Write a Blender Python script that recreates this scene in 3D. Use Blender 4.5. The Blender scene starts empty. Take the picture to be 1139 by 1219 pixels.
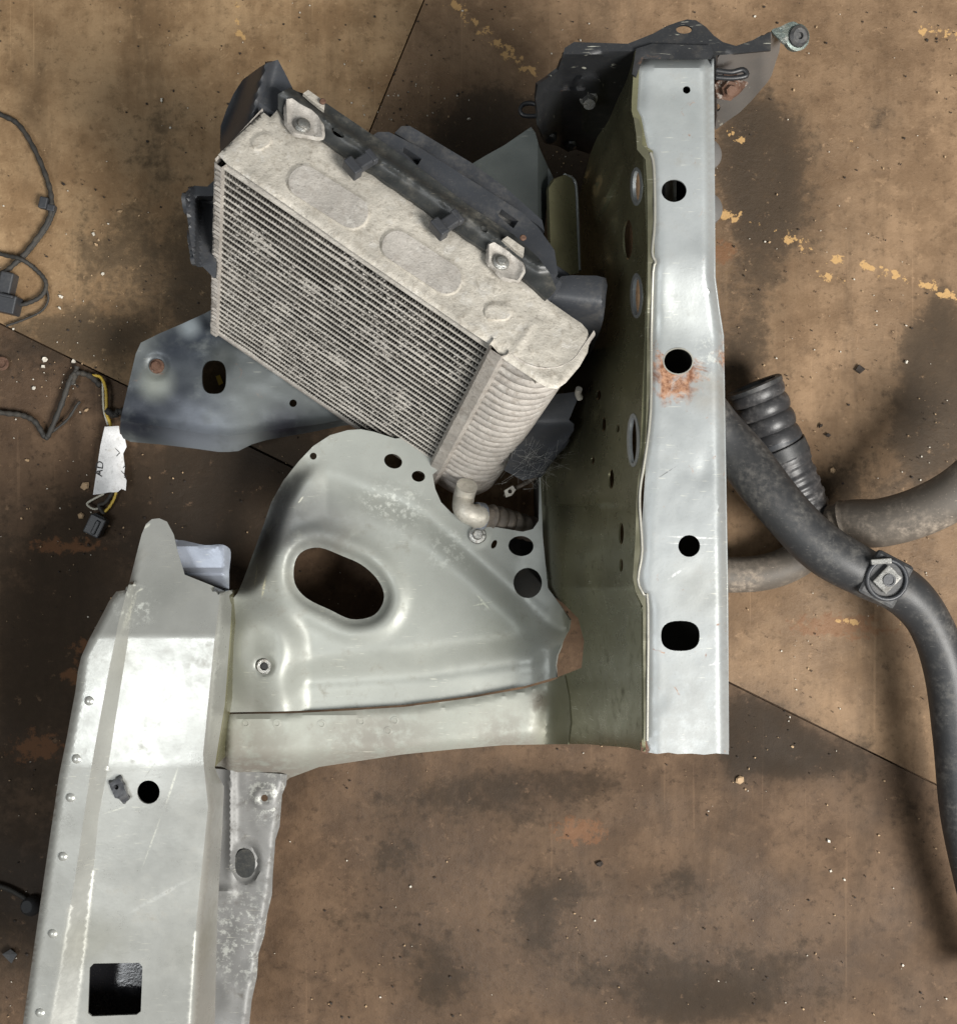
import bpy, bmesh, math, random
from mathutils import Vector, noise
from mathutils.geometry import delaunay_2d_cdt
random.seed(7)
scene = bpy.context.scene
C = scene.collection
H = 1.5
# ---------------------------------------------------------------- camera
cam = bpy.data.cameras.new('camera'); co = bpy.data.objects.new('camera', cam); C.objects.link(co)
co.location = (0, 0, H); co.rotation_euler = (0, 0, 0)
cam.sensor_fit = 'VERTICAL'; cam.sensor_height = 24; cam.lens = 24 * H / 1.219
cam.clip_start = .01; cam.clip_end = 100
scene.camera = co
# ---------------------------------------------------------------- world and lamps
w = bpy.data.worlds.new('World'); scene.world = w; w.use_nodes = True
nt = w.node_tree; bg = nt.nodes['Background']
tc = nt.nodes.new('ShaderNodeTexCoord'); sx = nt.nodes.new('ShaderNodeSeparateXYZ')
rp = nt.nodes.new('ShaderNodeValToRGB')
nt.links.new(tc.outputs['Generated'], sx.inputs[0]); nt.links.new(sx.outputs['Z'], rp.inputs[0]); nt.links.new(rp.outputs[0], bg.inputs[0])
rp.color_ramp.elements[0].position = 0.0; rp.color_ramp.elements[0].color = (.05, .042, .02, 1)
rp.color_ramp.elements[1].position = .9; rp.color_ramp.elements[1].color = (.50, .54, .58, 1)
e = rp.color_ramp.elements.new(.45); e.color = (.15, .14, .10, 1)
bg.inputs[1].default_value = .33
def area(name, loc, target, sx_, sy_, power, col=(1, 1, 1)):
    l = bpy.data.lights.new(name, 'AREA'); l.shape = 'RECTANGLE'; l.size = sx_; l.size_y = sy_; l.energy = power; l.color = col
    o = bpy.data.objects.new(name, l); C.objects.link(o); o.location = loc
    o.rotation_euler = (Vector(target) - Vector(loc)).to_track_quat('-Z', 'Y').to_euler()
    return o
area('skylight_lamp', (-1.75, -1.0, 4.2), (0, 0, 0), 1.1, 1.4, 52, (.95, .98, 1))
area('door_lamp', (2.1, -1.5, 3.3), (0, 0, 0), 1.5, 1.5, 250, (1, .975, .93))
scene.view_settings.view_transform = 'Standard'; scene.view_settings.look = 'None'
scene.view_settings.exposure = .28; scene.view_settings.gamma = 1

# ---------------------------------------------------------------- helpers
def K(z): return (H - z) / H
def P(px, py, z):                       # a point of the place, given where the photo shows it and its height
    k = K(z); return Vector(((px - 569.5) * .001 * k, (609.5 - py) * .001 * k, z))
def sstep(a, b, x):
    if a == b: return float(x > a)
    t = max(0., min(1., (x - a) / (b - a))); return t * t * (3 - 2 * t)
def lerp(a, b, t): return a + (b - a) * t
def interp(pts, y):                     # pts = [(y, x)...] sorted by y
    if y <= pts[0][0]: return pts[0][1]
    for (a, va), (b, vb) in zip(pts, pts[1:]):
        if y <= b: return va + (vb - va) * (y - a) / (b - a)
    return pts[-1][1]
def nz(x, y, s, seed=0): return noise.noise(Vector((x / s, y / s, seed * 7.3)))
def segd(x, y, a, b):
    dx, dy = b[0] - a[0], b[1] - a[1]; t = max(0, min(1, ((x - a[0]) * dx + (y - a[1]) * dy) / (dx * dx + dy * dy)))
    return math.hypot(x - a[0] - t * dx, y - a[1] - t * dy)
def polyd(x, y, pl): return min(segd(x, y, a, b) for a, b in zip(pl, pl[1:]))
def inside(x, y, poly):
    r = False; n = len(poly); j = n - 1
    for i in range(n):
        xi, yi = poly[i]; xj, yj = poly[j]
        if (yi > y) != (yj > y) and x < (xj - xi) * (y - yi) / (yj - yi) + xi: r = not r
        j = i
    return r
def resample(poly, step):
    out = []; n = len(poly)
    for i in range(n):
        a = poly[i]; b = poly[(i + 1) % n]
        d = math.hypot(b[0] - a[0], b[1] - a[1]); m = max(1, int(math.ceil(d / step)))
        for q in range(m): out.append((a[0] + (b[0] - a[0]) * q / m, a[1] + (b[1] - a[1]) * q / m))
    return out
def smooth(poly, n=5, closed=True):
    out = []; L = len(poly)
    rng = range(L) if closed else range(L - 1)
    for i in rng:
        if closed: p = [poly[(i + d) % L] for d in (-1, 0, 1, 2)]
        else: p = [poly[max(0, min(L - 1, i + d))] for d in (-1, 0, 1, 2)]
        for q in range(n):
            t = q / n
            out.append(tuple(.5 * (2 * b + (c - a) * t + (2 * a - 5 * b + 4 * c - d) * t * t + (-a + 3 * b - 3 * c + d) * t ** 3) for a, b, c, d in zip(*p)))
    if not closed: out.append(tuple(poly[-1]))
    return out
def ell(cx, cy, rx, ry, ang=0, n=28, pw=2.0):
    o = []; a0 = math.radians(ang)
    for i in range(n):
        t = 2 * math.pi * i / n; c, s = math.cos(t), math.sin(t)
        x = rx * math.copysign(abs(c) ** (2 / pw), c); y = ry * math.copysign(abs(s) ** (2 / pw), s)
        o.append((cx + x * math.cos(a0) - y * math.sin(a0), cy + x * math.sin(a0) + y * math.cos(a0)))
    return o
def finish(name, verts, faces, mat, parent=None, sm=True, ang=38):
    me = bpy.data.meshes.new(name); me.from_pydata([tuple(v) for v in verts], [], faces); me.validate(); me.update()
    bm = bmesh.new(); bm.from_mesh(me); bmesh.ops.recalc_face_normals(bm, faces=bm.faces); bm.to_mesh(me); bm.free()
    if sm:
        me.shade_smooth(); me.set_sharp_from_angle(angle=math.radians(ang))
    me.materials.append(mat)
    o = bpy.data.objects.new(name, me); C.objects.link(o)
    if parent: o.parent = parent; o.matrix_parent_inverse = parent_inv(parent)
    return o
def parent_inv(p):
    from mathutils import Matrix
    return Matrix.Translation(p.location).inverted() if p.type == 'EMPTY' else Matrix.Identity(4)
def sheet(name, outline, holes, zf, mat, parent=None, th=.0018, step=6, bstep=None, mapf=None, ang=38, creases=()):
    bstep = bstep or step * .7
    outline = resample(outline, bstep); holes = [resample(h, bstep) for h in holes]
    pts = []; edges = []
    for poly in [outline] + holes:
        b = len(pts); n = len(poly)
        pts += poly; edges += [(b + i, b + (i + 1) % n) for i in range(n)]
    for cl in creases:
        prev = None
        for a_, b_ in zip(cl, cl[1:]):
            m_ = max(1, int(math.hypot(b_[0] - a_[0], b_[1] - a_[1]) / bstep))
            for q_ in range(m_ + (b_ is cl[-1])):
                p_ = (a_[0] + (b_[0] - a_[0]) * q_ / m_, a_[1] + (b_[1] - a_[1]) * q_ / m_)
                if inside(p_[0], p_[1], outline) and not any(inside(p_[0], p_[1], h_) for h_ in holes) and min((u_[0] - p_[0]) ** 2 + (u_[1] - p_[1]) ** 2 for u_ in pts) > 1.2:
                    pts.append(p_)
                    if prev is not None: edges.append((prev, len(pts) - 1))
                    prev = len(pts) - 1
                else: prev = None
    nb = len(pts)
    xs = [p[0] for p in outline]; ys = [p[1] for p in outline]
    cell = {}
    for p in pts: cell.setdefault((int(p[0] // step), int(p[1] // step)), []).append(p)
    y = min(ys) + step * .5; row = 0
    while y < max(ys):
        x = min(xs) + step * (.5 if row % 2 else .1)
        while x < max(xs):
            ok = inside(x, y, outline) and not any(inside(x, y, h) for h in holes)
            if ok:
                ci, cj = int(x // step), int(y // step)
                for a in (-1, 0, 1):
                    for b in (-1, 0, 1):
                        for q in cell.get((ci + a, cj + b), ()):
                            if (q[0] - x) ** 2 + (q[1] - y) ** 2 < (step * .5) ** 2: ok = False
            if ok: pts.append((x, y))
            x += step
        y += step * .9; row += 1
    r = delaunay_2d_cdt([Vector(p) for p in pts], edges, [], 0, 1e-4)
    V, F = r[0], r[2]
    tris = []
    for f in F:
        cx = sum(V[i].x for i in f) / len(f); cy = sum(V[i].y for i in f) / len(f)
        if inside(cx, cy, outline) and not any(inside(cx, cy, h) for h in holes): tris.append(tuple(f))
    if mapf is None: mapf = lambda x, y: P(x, y, zf(x, y))
    W = [mapf(v.x, v.y) for v in V]
    nrm = [Vector((0, 0, 0)) for _ in W]
    T2 = []
    for f in tris:
        a, b, c = f; n = (W[b] - W[a]).cross(W[c] - W[a])
        A2 = (V[b] - V[a]).x * (V[c] - V[a]).y - (V[b] - V[a]).y * (V[c] - V[a]).x
        if A2 > 0: f = (a, c, b); n = -n
        T2.append(f)
        for i in f: nrm[i] += n
    N = len(W)
    bot = [W[i] - (nrm[i].normalized() if nrm[i].length > 0 else Vector((0, 0, 1))) * th for i in range(N)]
    faces = list(T2) + [(c + N, b + N, a + N) for a, b, c in T2]
    cnt = {}
    for a, b, c in T2:
        for e_ in ((a, b), (b, c), (c, a)): cnt[e_] = 1
    for (a, b) in cnt:
        if (b, a) not in cnt: faces.append((b, a, a + N, b + N))
    used = {i for f in faces for i in f}
    mp = {}; vv = []
    allv = W + bot
    for i in sorted(used): mp[i] = len(vv); vv.append(allv[i])
    return finish(name, vv, [tuple(mp[i] for i in f) for f in faces], mat, parent, True, ang)
def tube(name, pts, rf, mat, parent=None, seg=20, n=8, cap=True, raw=False, squash=1):
    """pts: list of Vector; rf(t)-> radius ; t in 0..1"""
    path = pts if raw else [Vector(p) for p in smooth([tuple(p) for p in pts], n, False)]
    L = len(path); vs = []; fs = []
    up = None
    for i, p in enumerate(path):
        d = (path[min(i + 1, L - 1)] - path[max(i - 1, 0)]).normalized()
        if up is None:
            up = d.orthogonal().normalized()
        a = (up - d * up.dot(d)).normalized(); up = a; b = d.cross(a)
        r = rf(i / (L - 1))
        for s in range(seg):
            t = 2 * math.pi * s / seg
            vs.append(p + a * math.cos(t) * r + b * math.sin(t) * r * squash)
    for i in range(L - 1):
        for s in range(seg):
            s2 = (s + 1) % seg
            fs.append((i * seg + s, i * seg + s2, (i + 1) * seg + s2, (i + 1) * seg + s))
    if cap:
        fs.append(tuple(range(seg))); fs.append(tuple((L - 1) * seg + s for s in range(seg)))
    return finish(name, vs, fs, mat, parent, True, 50)
def boxmesh(o, ux, uy, uz, dims, bev=0):
    """8 corner box around centre o with axes"""
    vs = []
    for c in ((-1,-1,-1),(1,-1,-1),(1,1,-1),(-1,1,-1),(-1,-1,1),(1,-1,1),(1,1,1),(-1,1,1)):
        vs.append(o + ux * (c[0]*dims[0]/2) + uy * (c[1]*dims[1]/2) + uz * (c[2]*dims[2]/2))
    fs = [(0,3,2,1),(4,5,6,7),(0,1,5,4),(1,2,6,5),(2,3,7,6),(3,0,4,7)]
    return vs, fs
def addbox(acc, *a):
    vs, fs = boxmesh(*a); b = len(acc[0]); acc[0].extend(vs); acc[1].extend([tuple(i + b for i in f) for f in fs])
def bevel(o, wdt, seg=2):
    m = o.modifiers.new('bevel', 'BEVEL'); m.width = wdt; m.segments = seg; m.limit_method = 'ANGLE'; m.angle_limit = math.radians(40)
def lathe(name, c, axis, prof, mat, parent=None, seg=24):
    """prof list of (r,h)"""
    a = axis.normalized(); x = a.orthogonal().normalized(); y = a.cross(x); vs = []; fs = []
    for r, h in prof:
        for s in range(seg):
            t = 2 * math.pi * s / seg; vs.append(c + a * h + (x * math.cos(t) + y * math.sin(t)) * r)
    for i in range(len(prof) - 1):
        for s in range(seg):
            s2 = (s + 1) % seg; fs.append((i*seg+s, i*seg+s2, (i+1)*seg+s2, (i+1)*seg+s))
    fs.append(tuple(range(seg))); fs.append(tuple((len(prof)-1)*seg + s for s in range(seg)))
    return finish(name, vs, fs, mat, parent, True, 35)
def tag(o, label=None, cat=None, group=None, kind=None):
    if label: o['label'] = label
    if cat: o['category'] = cat
    if group: o['group'] = group
    if kind: o['kind'] = kind
    return o
def thing(name, loc, label, cat, group=None):
    o = bpy.data.objects.new(name, None); C.objects.link(o); o.location = loc; o.empty_display_size = .05
    return tag(o, label, cat, group)

# ---------------------------------------------------------------- materials
class NG:
    def __init__(s, name):
        s.m = bpy.data.materials.new(name); s.m.use_nodes = True; s.t = s.m.node_tree
        s.b = s.t.nodes['Principled BSDF']; s.pos = s.t.nodes.new('ShaderNodeTexCoord').outputs['Object']
    def n(s, ty): return s.t.nodes.new(ty)
    def l(s, a, b): s.t.links.new(a, b)
    def put(s, sock, v):
        if hasattr(v, 'is_output') or hasattr(v, 'links'): s.l(v, sock)
        else: sock.default_value = v if not (isinstance(v, tuple) and len(v) == 3 and sock.type == 'RGBA') else (*v, 1)
    def noise(s, scale, det=6, rough=.6, stretch=None, rot=0, dist=0, off=(0, 0, 0)):
        v = s.pos
        mp = s.n('ShaderNodeMapping'); s.l(v, mp.inputs[0]); mp.inputs['Rotation'].default_value = (0, 0, rot)
        mp.inputs['Scale'].default_value = stretch or (1, 1, 1); mp.inputs['Location'].default_value = off
        t = s.n('ShaderNodeTexNoise'); s.l(mp.outputs[0], t.inputs['Vector'])
        t.inputs['Scale'].default_value = scale; t.inputs['Detail'].default_value = det; t.inputs['Roughness'].default_value = rough; t.inputs['Distortion'].default_value = dist
        return t.outputs['Fac']
    def ramp(s, v, a, b, lo=0., hi=1.):
        r = s.n('ShaderNodeMapRange'); s.l(v, r.inputs[0]); r.interpolation_type = 'SMOOTHSTEP'
        r.inputs[1].default_value = a; r.inputs[2].default_value = b; r.inputs[3].default_value = lo; r.inputs[4].default_value = hi
        return r.outputs[0]
    def math(s, op, a, b=0.):
        m = s.n('ShaderNodeMath'); m.operation = op; s.put(m.inputs[0], a); s.put(m.inputs[1], b); return m.outputs[0]
    def mix(s, f, a, b):
        m = s.n('ShaderNodeMix'); m.data_type = 'RGBA'; s.put(m.inputs[0], f); s.put(m.inputs[6], a); s.put(m.inputs[7], b); return m.outputs[2]
    def attr(s, name):
        a = s.n('ShaderNodeAttribute'); a.attribute_name = name; return a.outputs['Fac']
    def dist(s, p, r0, r1, sc=(1, 1, 1)):
        g = s.n('ShaderNodeNewGeometry')
        a = s.n('ShaderNodeVectorMath'); a.operation = 'SUBTRACT'; s.l(g.outputs['Position'], a.inputs[0]); a.inputs[1].default_value = tuple(p)
        b = s.n('ShaderNodeVectorMath'); b.operation = 'MULTIPLY'; s.l(a.outputs[0], b.inputs[0]); b.inputs[1].default_value = sc
        c = s.n('ShaderNodeVectorMath'); c.operation = 'LENGTH'; s.l(b.outputs[0], c.inputs[0])
        return s.ramp(c.outputs['Value'], r0, r1, 1., 0.)
    def seg(s, a, b, wd):
        m_ = (Vector(a) + Vector(b)) / 2; d = Vector(b) - Vector(a); L = d.length / 2
        g_ = s.n('ShaderNodeNewGeometry'); q = s.n('ShaderNodeVectorMath'); q.operation = 'SUBTRACT'; s.l(g_.outputs['Position'], q.inputs[0]); q.inputs[1].default_value = tuple(m_)
        mp = s.n('ShaderNodeMapping'); s.l(q.outputs[0], mp.inputs[0]); mp.inputs['Rotation'].default_value = (0, 0, -math.atan2(d.y, d.x))
        c = s.n('ShaderNodeVectorMath'); c.operation = 'MULTIPLY'; s.l(mp.outputs[0], c.inputs[0]); c.inputs[1].default_value = (1 / L, 1 / wd, 0)
        e_ = s.n('ShaderNodeVectorMath'); e_.operation = 'LENGTH'; s.l(c.outputs[0], e_.inputs[0]); return s.ramp(e_.outputs['Value'], .3, 1., 1., 0.)
    def bump(s, h, strength, distance=.001, prev=None):
        b = s.n('ShaderNodeBump'); b.inputs['Strength'].default_value = strength; b.inputs['Distance'].default_value = distance
        s.l(h, b.inputs['Height'])
        if prev is not None: s.l(prev, b.inputs['Normal'])
        return b.outputs[0]
    def out(s, col=None, rough=None, metal=None, normal=None, coat=None):
        B = s.b.inputs
        if col is not None: s.put(B['Base Color'], col)
        if rough is not None: s.put(B['Roughness'], rough)
        if metal is not None: s.put(B['Metallic'], metal)
        if normal is not None: s.l(normal, B['Normal'])
        if coat is not None: s.put(B['Coat Weight'], coat); B['Coat Roughness'].default_value = .12
        return s.m

def paint(name, base, rough=.33, metal=.55, dirt=(.12, .10, .07), amt=.5, rust=(), scratches=True, dirty_spots=(), white=(), marks=(), smudge_shade=(), blend=()):
    g = NG(name)
    n1 = g.noise(9, 5, .6); n2 = g.noise(70, 6, .65, off=(3, 1, 0)); n3 = g.noise(420, 3, .6)
    col = g.mix(g.ramp(n1, .3, .7), tuple(c * .88 for c in base), tuple(min(1, c * 1.08) for c in base))
    dm = g.math('MULTIPLY', g.ramp(n2, .50, .78), g.ramp(n1, .38, .62)); dm = g.math('MULTIPLY', dm, amt)
    sp = g.math('MULTIPLY', g.ramp(n3, .70, .80), g.ramp(n2, .42, .6)); dm = g.math('MAXIMUM', dm, g.math('MULTIPLY', sp, amt))
    for p, r, s_ in dirty_spots:
        q = g.math('MULTIPLY', g.dist(p, r * .2, r), g.ramp(n2, .3, .58)); dm = g.math('MAXIMUM', dm, g.math('MULTIPLY', q, s_))
    col = g.mix(dm, col, dirt)
    if scratches:
        a = g.noise(60, 2, .5, (1, 14, 1), .7, off=(2, 5, 0)); b = g.noise(16, 2, .5, off=(7, 2, 0))
        sc = g.math('MULTIPLY', g.ramp(a, .66, .71), g.ramp(b, .48, .60)); sc = g.math('MULTIPLY', sc, .4)
        col = g.mix(sc, col, (.75, .74, .62))
    met = metal; rgn = g.noise(38, 6, .7, off=(2, 2, 2)); rg = g.math('ADD', rough, g.math('MULTIPLY', dm, .45))
    rg = g.math('ADD', rg, g.math('MULTIPLY', g.math('SUBTRACT', n2, .5), .14)); rg = g.math('ADD', rg, g.math('MULTIPLY', g.math('SUBTRACT', rgn, .5), .35))
    metn = g.math('MULTIPLY', g.math('SUBTRACT', 1., dm), metal)
    nr = g.noise(130, 8, .75, off=(9, 9, 0)); nr2 = g.noise(48, 9, .72, off=(3, 9, 0), dist=.8)
    sm_ = g.noise(34, 5, .6, off=(6, 2, 0))
    for p, r, s_, c_ in smudge_shade: col = g.mix(g.math('MULTIPLY', g.math('MULTIPLY', g.dist(p, r * .1, r), g.ramp(sm_, .14, .52)), s_), col, c_)
    for p, r0, r1, sc_, c_ in blend: col = g.mix(g.dist(p, r0, r1, sc_), col, c_)
    for a_, b_, w_, s_, c_ in marks: col = g.mix(g.math('MULTIPLY', g.math('MULTIPLY', g.seg(a_, b_, w_), g.ramp(n3, .35, .55)), s_), col, c_)
    fs_ = g.noise(900, 2, .5, off=(1, 1, 1)); col = g.mix(g.math('MULTIPLY', g.ramp(fs_, .62, .74), .22), col, dirt)
    for p, r, s_ in white:
        q = g.math('MULTIPLY', g.dist(p, r * .2, r), g.ramp(nr, .5, .62)); col = g.mix(g.math('MULTIPLY', q, s_), col, (.72, .74, .68))
    for p, r, s_ in rust:
        q = g.math('MULTIPLY', g.dist(p, r * .15, r), s_)
        q = g.ramp(g.math('ADD', q, g.math('MULTIPLY', g.math('SUBTRACT', nr2, .5), 3.2)), .40, 1.15)
        col = g.mix(q, col, g.mix(g.ramp(nr, .38, .62), (.13, .05, .022), (.36, .20, .12)))
        rg = g.math('MAXIMUM', rg, g.math('MULTIPLY', q, .85)); metn = g.math('MULTIPLY', metn, g.math('SUBTRACT', 1., q))
    b1 = g.bump(n1, .12, .004); b2 = g.bump(n3, .08, .0008, b1)
    return g.out(col, rg, metn, b2)
SILVER = (.44, .47, .43)
m_rail = paint('silver_rail_paint', (.33, .35, .352), .42, .3, amt=.4, marks=[(P(785, 638, .37), P(858, 641, .37), .0012, .6, (.8, .8, .78)), (P(785, 646, .37), P(850, 648, .37), .0009, .5, (.8, .8, .78)), (P(775, 573, .37), P(806, 553, .37), .0006, .8, (.1, .1, .1)), (P(790, 690, .37), P(812, 675, .37), .0014, .5, (.8, .8, .8)), (P(838, 790, .37), P(856, 786, .37), .0015, .5, (.8, .8, .8))],
   smudge_shade=[(P(830, 700, .37), .05, .25, (.30, .29, .24)), (P(840, 470, .37), .03, .5, (.20, .16, .11)), (P(790, 370, .39), .06, .3, (.16, .17, .15)), (P(810, 130, .4), .07, .2, (.2, .22, .2))], rust=[(P(798, 455, .37), .042, 1.35), (P(795, 440, .37), .022, 1.3), (P(822, 445, .37), .028, .95), (P(812, 425, .37), .020, .85), (P(856, 420, .37), .03, .75), (P(768, 440, .38), .022, .8), (P(862, 560, .37), .02, .6), (P(764, 660, .38), .012, .6), (P(820, 470, .37), .03, .45)],
               dirty_spots=[(P(835, 465, .37), .03, .4), (P(815, 850, .37), .09, .18), (P(850, 500, .37), .02, .3)], white=[(P(840, 425, .37), .03, .6)])
m_wall = paint('olive_reflection_paint', (.185, .178, .105), .30, .45, dirt=(.03, .026, .018), amt=.85, blend=[(P(655, 848, .12), .004, .022, (1, .3, .3), (.16, .155, .10)), (P(640, 690, .13), .006, .03, (1, .22, .2), (.25, .265, .215))], smudge_shade=[(P(720, 690, .2), .05, .6, (.06, .055, .03)), (P(725, 500, .2), .14, .85, (.022, .021, .015)), (P(700, 420, .2), .10, .8, (.02, .02, .015)), (P(690, 600, .16), .06, .8, (.03, .03, .02))], white=[(P(730, 600, .2), .05, .12)])  # olive base paints in floor reflection, dark spots paint in cavity shade
m_panel = paint('silver_green_paint', (.30, .312, .285), .47, .25, amt=.5, blend=[(P(685, 735, .13), .004, .05, (1, 1, .4), (.13, .13, .085))],  # blend paints the wall's olive reflection onto the right end
                smudge_shade=[(P(345, 615, .12), .075, .85, (.055, .06, .065)), (P(318, 640, .1), .05, .9, (.05, .055, .06)), (P(390, 625, .14), .06, .65, (.12, .125, .12)), (P(450, 630, .13), .06, .5, (.15, .155, .14)), (P(310, 840, .12), .05, .4, (.16, .15, .13)), (P(600, 740, .12), .06, .4, (.17, .18, .13)), (P(520, 700, .13), .12, .25, (.2, .21, .18))],
                marks=[(P(565, 705, .13), P(585, 728, .13), .0016, .8, (.5, .52, .42)), (P(558, 722, .13), P(590, 715, .13), .001, .7, (.5, .52, .42)), (P(323, 680, .1), P(318, 712, .1), .002, .9, (.6, .58, .42)), (P(306, 670, .1), P(309, 700, .1), .0015, .9, (.6, .58, .42)), (P(358, 600, .12), P(366, 590, .12), .0012, .8, (.6, .6, .5)), (P(331, 583, .1), P(320, 602, .1), .0016, .8, (.65, .63, .45))],
                dirty_spots=[(P(340, 620, .12), .05, .75), (P(372, 560, .12), .05, .3), (P(395, 640, .13), .045, .55), (P(325, 590, .11), .04, .85), (P(340, 690, .12), .025, .4)],
                white=[(P(480, 602, .14), .035, .45), (P(540, 650, .13), .04, .3), (P(450, 592, .14), .03, .4), (P(575, 718, .12), .02, .5)])
m_left = paint('bright_silver_paint', (.385, .39, .365), .32, .42, amt=.45,
   marks=[(P(217, 905, .25), P(196, 965, .25), .0016, .5, (.7, .7, .6)), (P(197, 960, .25), P(164, 1045, .25), .0012, .4, (.7, .7, .6)), (P(240, 1040, .25), P(135, 1100, .25), .003, .35, (.62, .63, .6)), (P(120, 970, .25), P(155, 958, .25), .001, .5, (.7, .7, .6)), (P(178, 630, .2), P(188, 622, .2), .002, .8, (.75, .75, .65)), (P(160, 705, .25), P(172, 700, .25), .0016, .7, (.75, .75, .65)), (P(166, 690, .25), P(150, 760, .25), .0022, .4, (.7, .7, .6)), (P(170, 930, .25), P(196, 895, .25), .0008, .5, (.15, .15, .13))],  # scratches, and one wide pale mark painting a soft crease reflection
   smudge_shade=[(P(190, 700, .25), .05, .3, (.22, .23, .21)), (P(185, 1020, .25), .06, .3, (.24, .25, .24)), (P(110, 1130, .25), .05, .35, (.2, .19, .13)), (P(235, 1120, .2), .05, .4, (.2, .19, .13)), (P(140, 780, .25), .04, .3, (.15, .14, .1))], white=[(P(160, 720, .26), .03, .8)])
m_strip = paint('dusty_silver_paint', (.325, .335, .295), .46, .22, blend=[(P(680, 850, .13), .012, .05, (1, .3, .3), (.15, .145, .09))], amt=.5, dirt=(.15, .12, .10), dirty_spots=[(P(300, 920, .08), .12, .75), (P(450, 902, .09), .12, .6), (P(645, 835, .13), .02, .8), (P(600, 890, .1), .08, .6)])  # blend paints the olive reflection in towards the wall; spots are dirt
m_blue = paint('bluish_primer', (.30, .33, .39), .35, .3, amt=.3)
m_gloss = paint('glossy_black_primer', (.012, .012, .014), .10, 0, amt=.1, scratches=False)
m_dark = paint('cavity_shade_black', (.02, .02, .018), .7, 0, amt=.3, scratches=False)  # flat black standing in for the shade behind holes
m_black = paint('black_coated_steel', (.018, .019, .021), .42, .0, dirt=(.14, .12, .09), amt=.35, rust=[(P(755, 75, .4), .012, .8)])
m_lightgrey = paint('grey_plate_paint', (.165, .16, .155), .40, .3, amt=.45, dirt=(.1, .08, .06))
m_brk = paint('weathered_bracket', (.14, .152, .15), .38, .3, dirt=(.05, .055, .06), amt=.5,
              smudge_shade=[(P(200, 480, .09), .09, .9, (.05, .058, .07)), (P(240, 405, .09), .075, 1.0, (.022, .028, .038)), (P(205, 412, .09), .035, .9, (.02, .025, .035)), (P(170, 488, .09), .07, 1.0, (.018, .022, .03)), (P(215, 500, .09), .07, .95, (.02, .024, .032)), (P(155, 515, .09), .04, .95, (.018, .02, .03)), (P(340, 515, .09), .05, .9, (.02, .02, .03)), (P(265, 425, .09), .03, .7, (.05, .055, .05)),
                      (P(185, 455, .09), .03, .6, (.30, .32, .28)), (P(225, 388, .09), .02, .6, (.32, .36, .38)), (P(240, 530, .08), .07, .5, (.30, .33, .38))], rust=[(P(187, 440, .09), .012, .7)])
m_dull = paint('oxidised_alloy', (.21, .21, .205), .55, .25, dirt=(.09, .08, .068), amt=1.0, white=[(P(290, 1120, .1), .08, .45), (P(320, 950, .1), .04, .6)])
m_edge = paint('worn_edge_paint', (.33, .32, .28), .4, .4, amt=.8, dirt=(.07, .06, .04))
m_flange = paint('flange_paint', (.10, .097, .062), .4, .35, dirt=(.05, .045, .03), amt=.8)
m_plate2 = paint('dark_grey_sheet', (.05, .058, .056), .45, .2, dirt=(.12, .11, .08), amt=.25)

def alloy(name, base, dark, rough=.62, metal=.25, amt=.6):
    g = NG(name)
    n1 = g.noise(26, 6, .65); n2 = g.noise(140, 8, .7, off=(4, 0, 2)); n3 = g.noise(520, 4, .6)
    col = g.mix(g.ramp(n1, .3, .68), tuple(c * .84 for c in base), tuple(min(1, c * 1.12) for c in base))
    col = g.mix(g.math('MULTIPLY', g.ramp(n2, .48, .68), amt), col, dark)
    col = g.mix(g.math('MULTIPLY', g.ramp(n3, .66, .74), .7), col, tuple(c * .35 for c in dark))
    col = g.mix(g.math('MULTIPLY', g.ramp(g.noise(60, 7, .7, off=(8, 8, 8)), .56, .64), .55), col, (.56, .54, .50))
    v5 = g.noise(45, 8, .75, off=(3, 9, 1), dist=.6)
    col = g.mix(g.math('MULTIPLY', g.ramp(v5, .57, .66), amt * .75), col, tuple(c * .62 for c in dark))
    v6 = g.noise(240, 6, .7, off=(5, 1, 4)); col = g.mix(g.math('MULTIPLY', g.ramp(v6, .55, .68), .45), col, tuple(c * .55 for c in dark))
    b = g.bump(n2, .55, .0022, g.bump(n3, .35, .001))
    return g.out(col, g.ramp(n2, .3, .7, rough - .1, rough + .15), metal, b)
m_tank = alloy('corroded_alloy', (.47, .44, .385), (.27, .24, .195))
m_oval = alloy('corroded_alloy_grey', (.42, .395, .36), (.28, .25, .22), amt=.5)
m_rib = alloy('ribbed_alloy', (.42, .39, .355), (.22, .185, .15), amt=.5)
m_pipe = alloy('pale_pipe_alloy', (.58, .55, .48), (.32, .27, .2), .4, .3, .3)
m_tube = alloy('core_tube_alloy', (.50, .475, .43), (.27, .24, .21), .55, .3, .35)
g = NG('fin_alloy')
n1 = g.noise(28, 6, .7); n2 = g.noise(160, 6, .7)
col = g.mix(g.ramp(n1, .42, .6), (.12, .11, .098), (.30, .28, .25)); col = g.mix(g.math('MULTIPLY', g.ramp(n2, .5, .66), .6), col, (.035, .03, .026))
m_fin = g.out(col, .6, .4, g.bump(n2, .5, .001))
g = NG('core_grime'); n2 = g.noise(300, 5, .7)
m_grime = g.out(g.mix(g.ramp(n2, .4, .6), (.20, .18, .16), (.36, .34, .31)), .9, 0, g.bump(n2, .8, .001))

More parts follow.
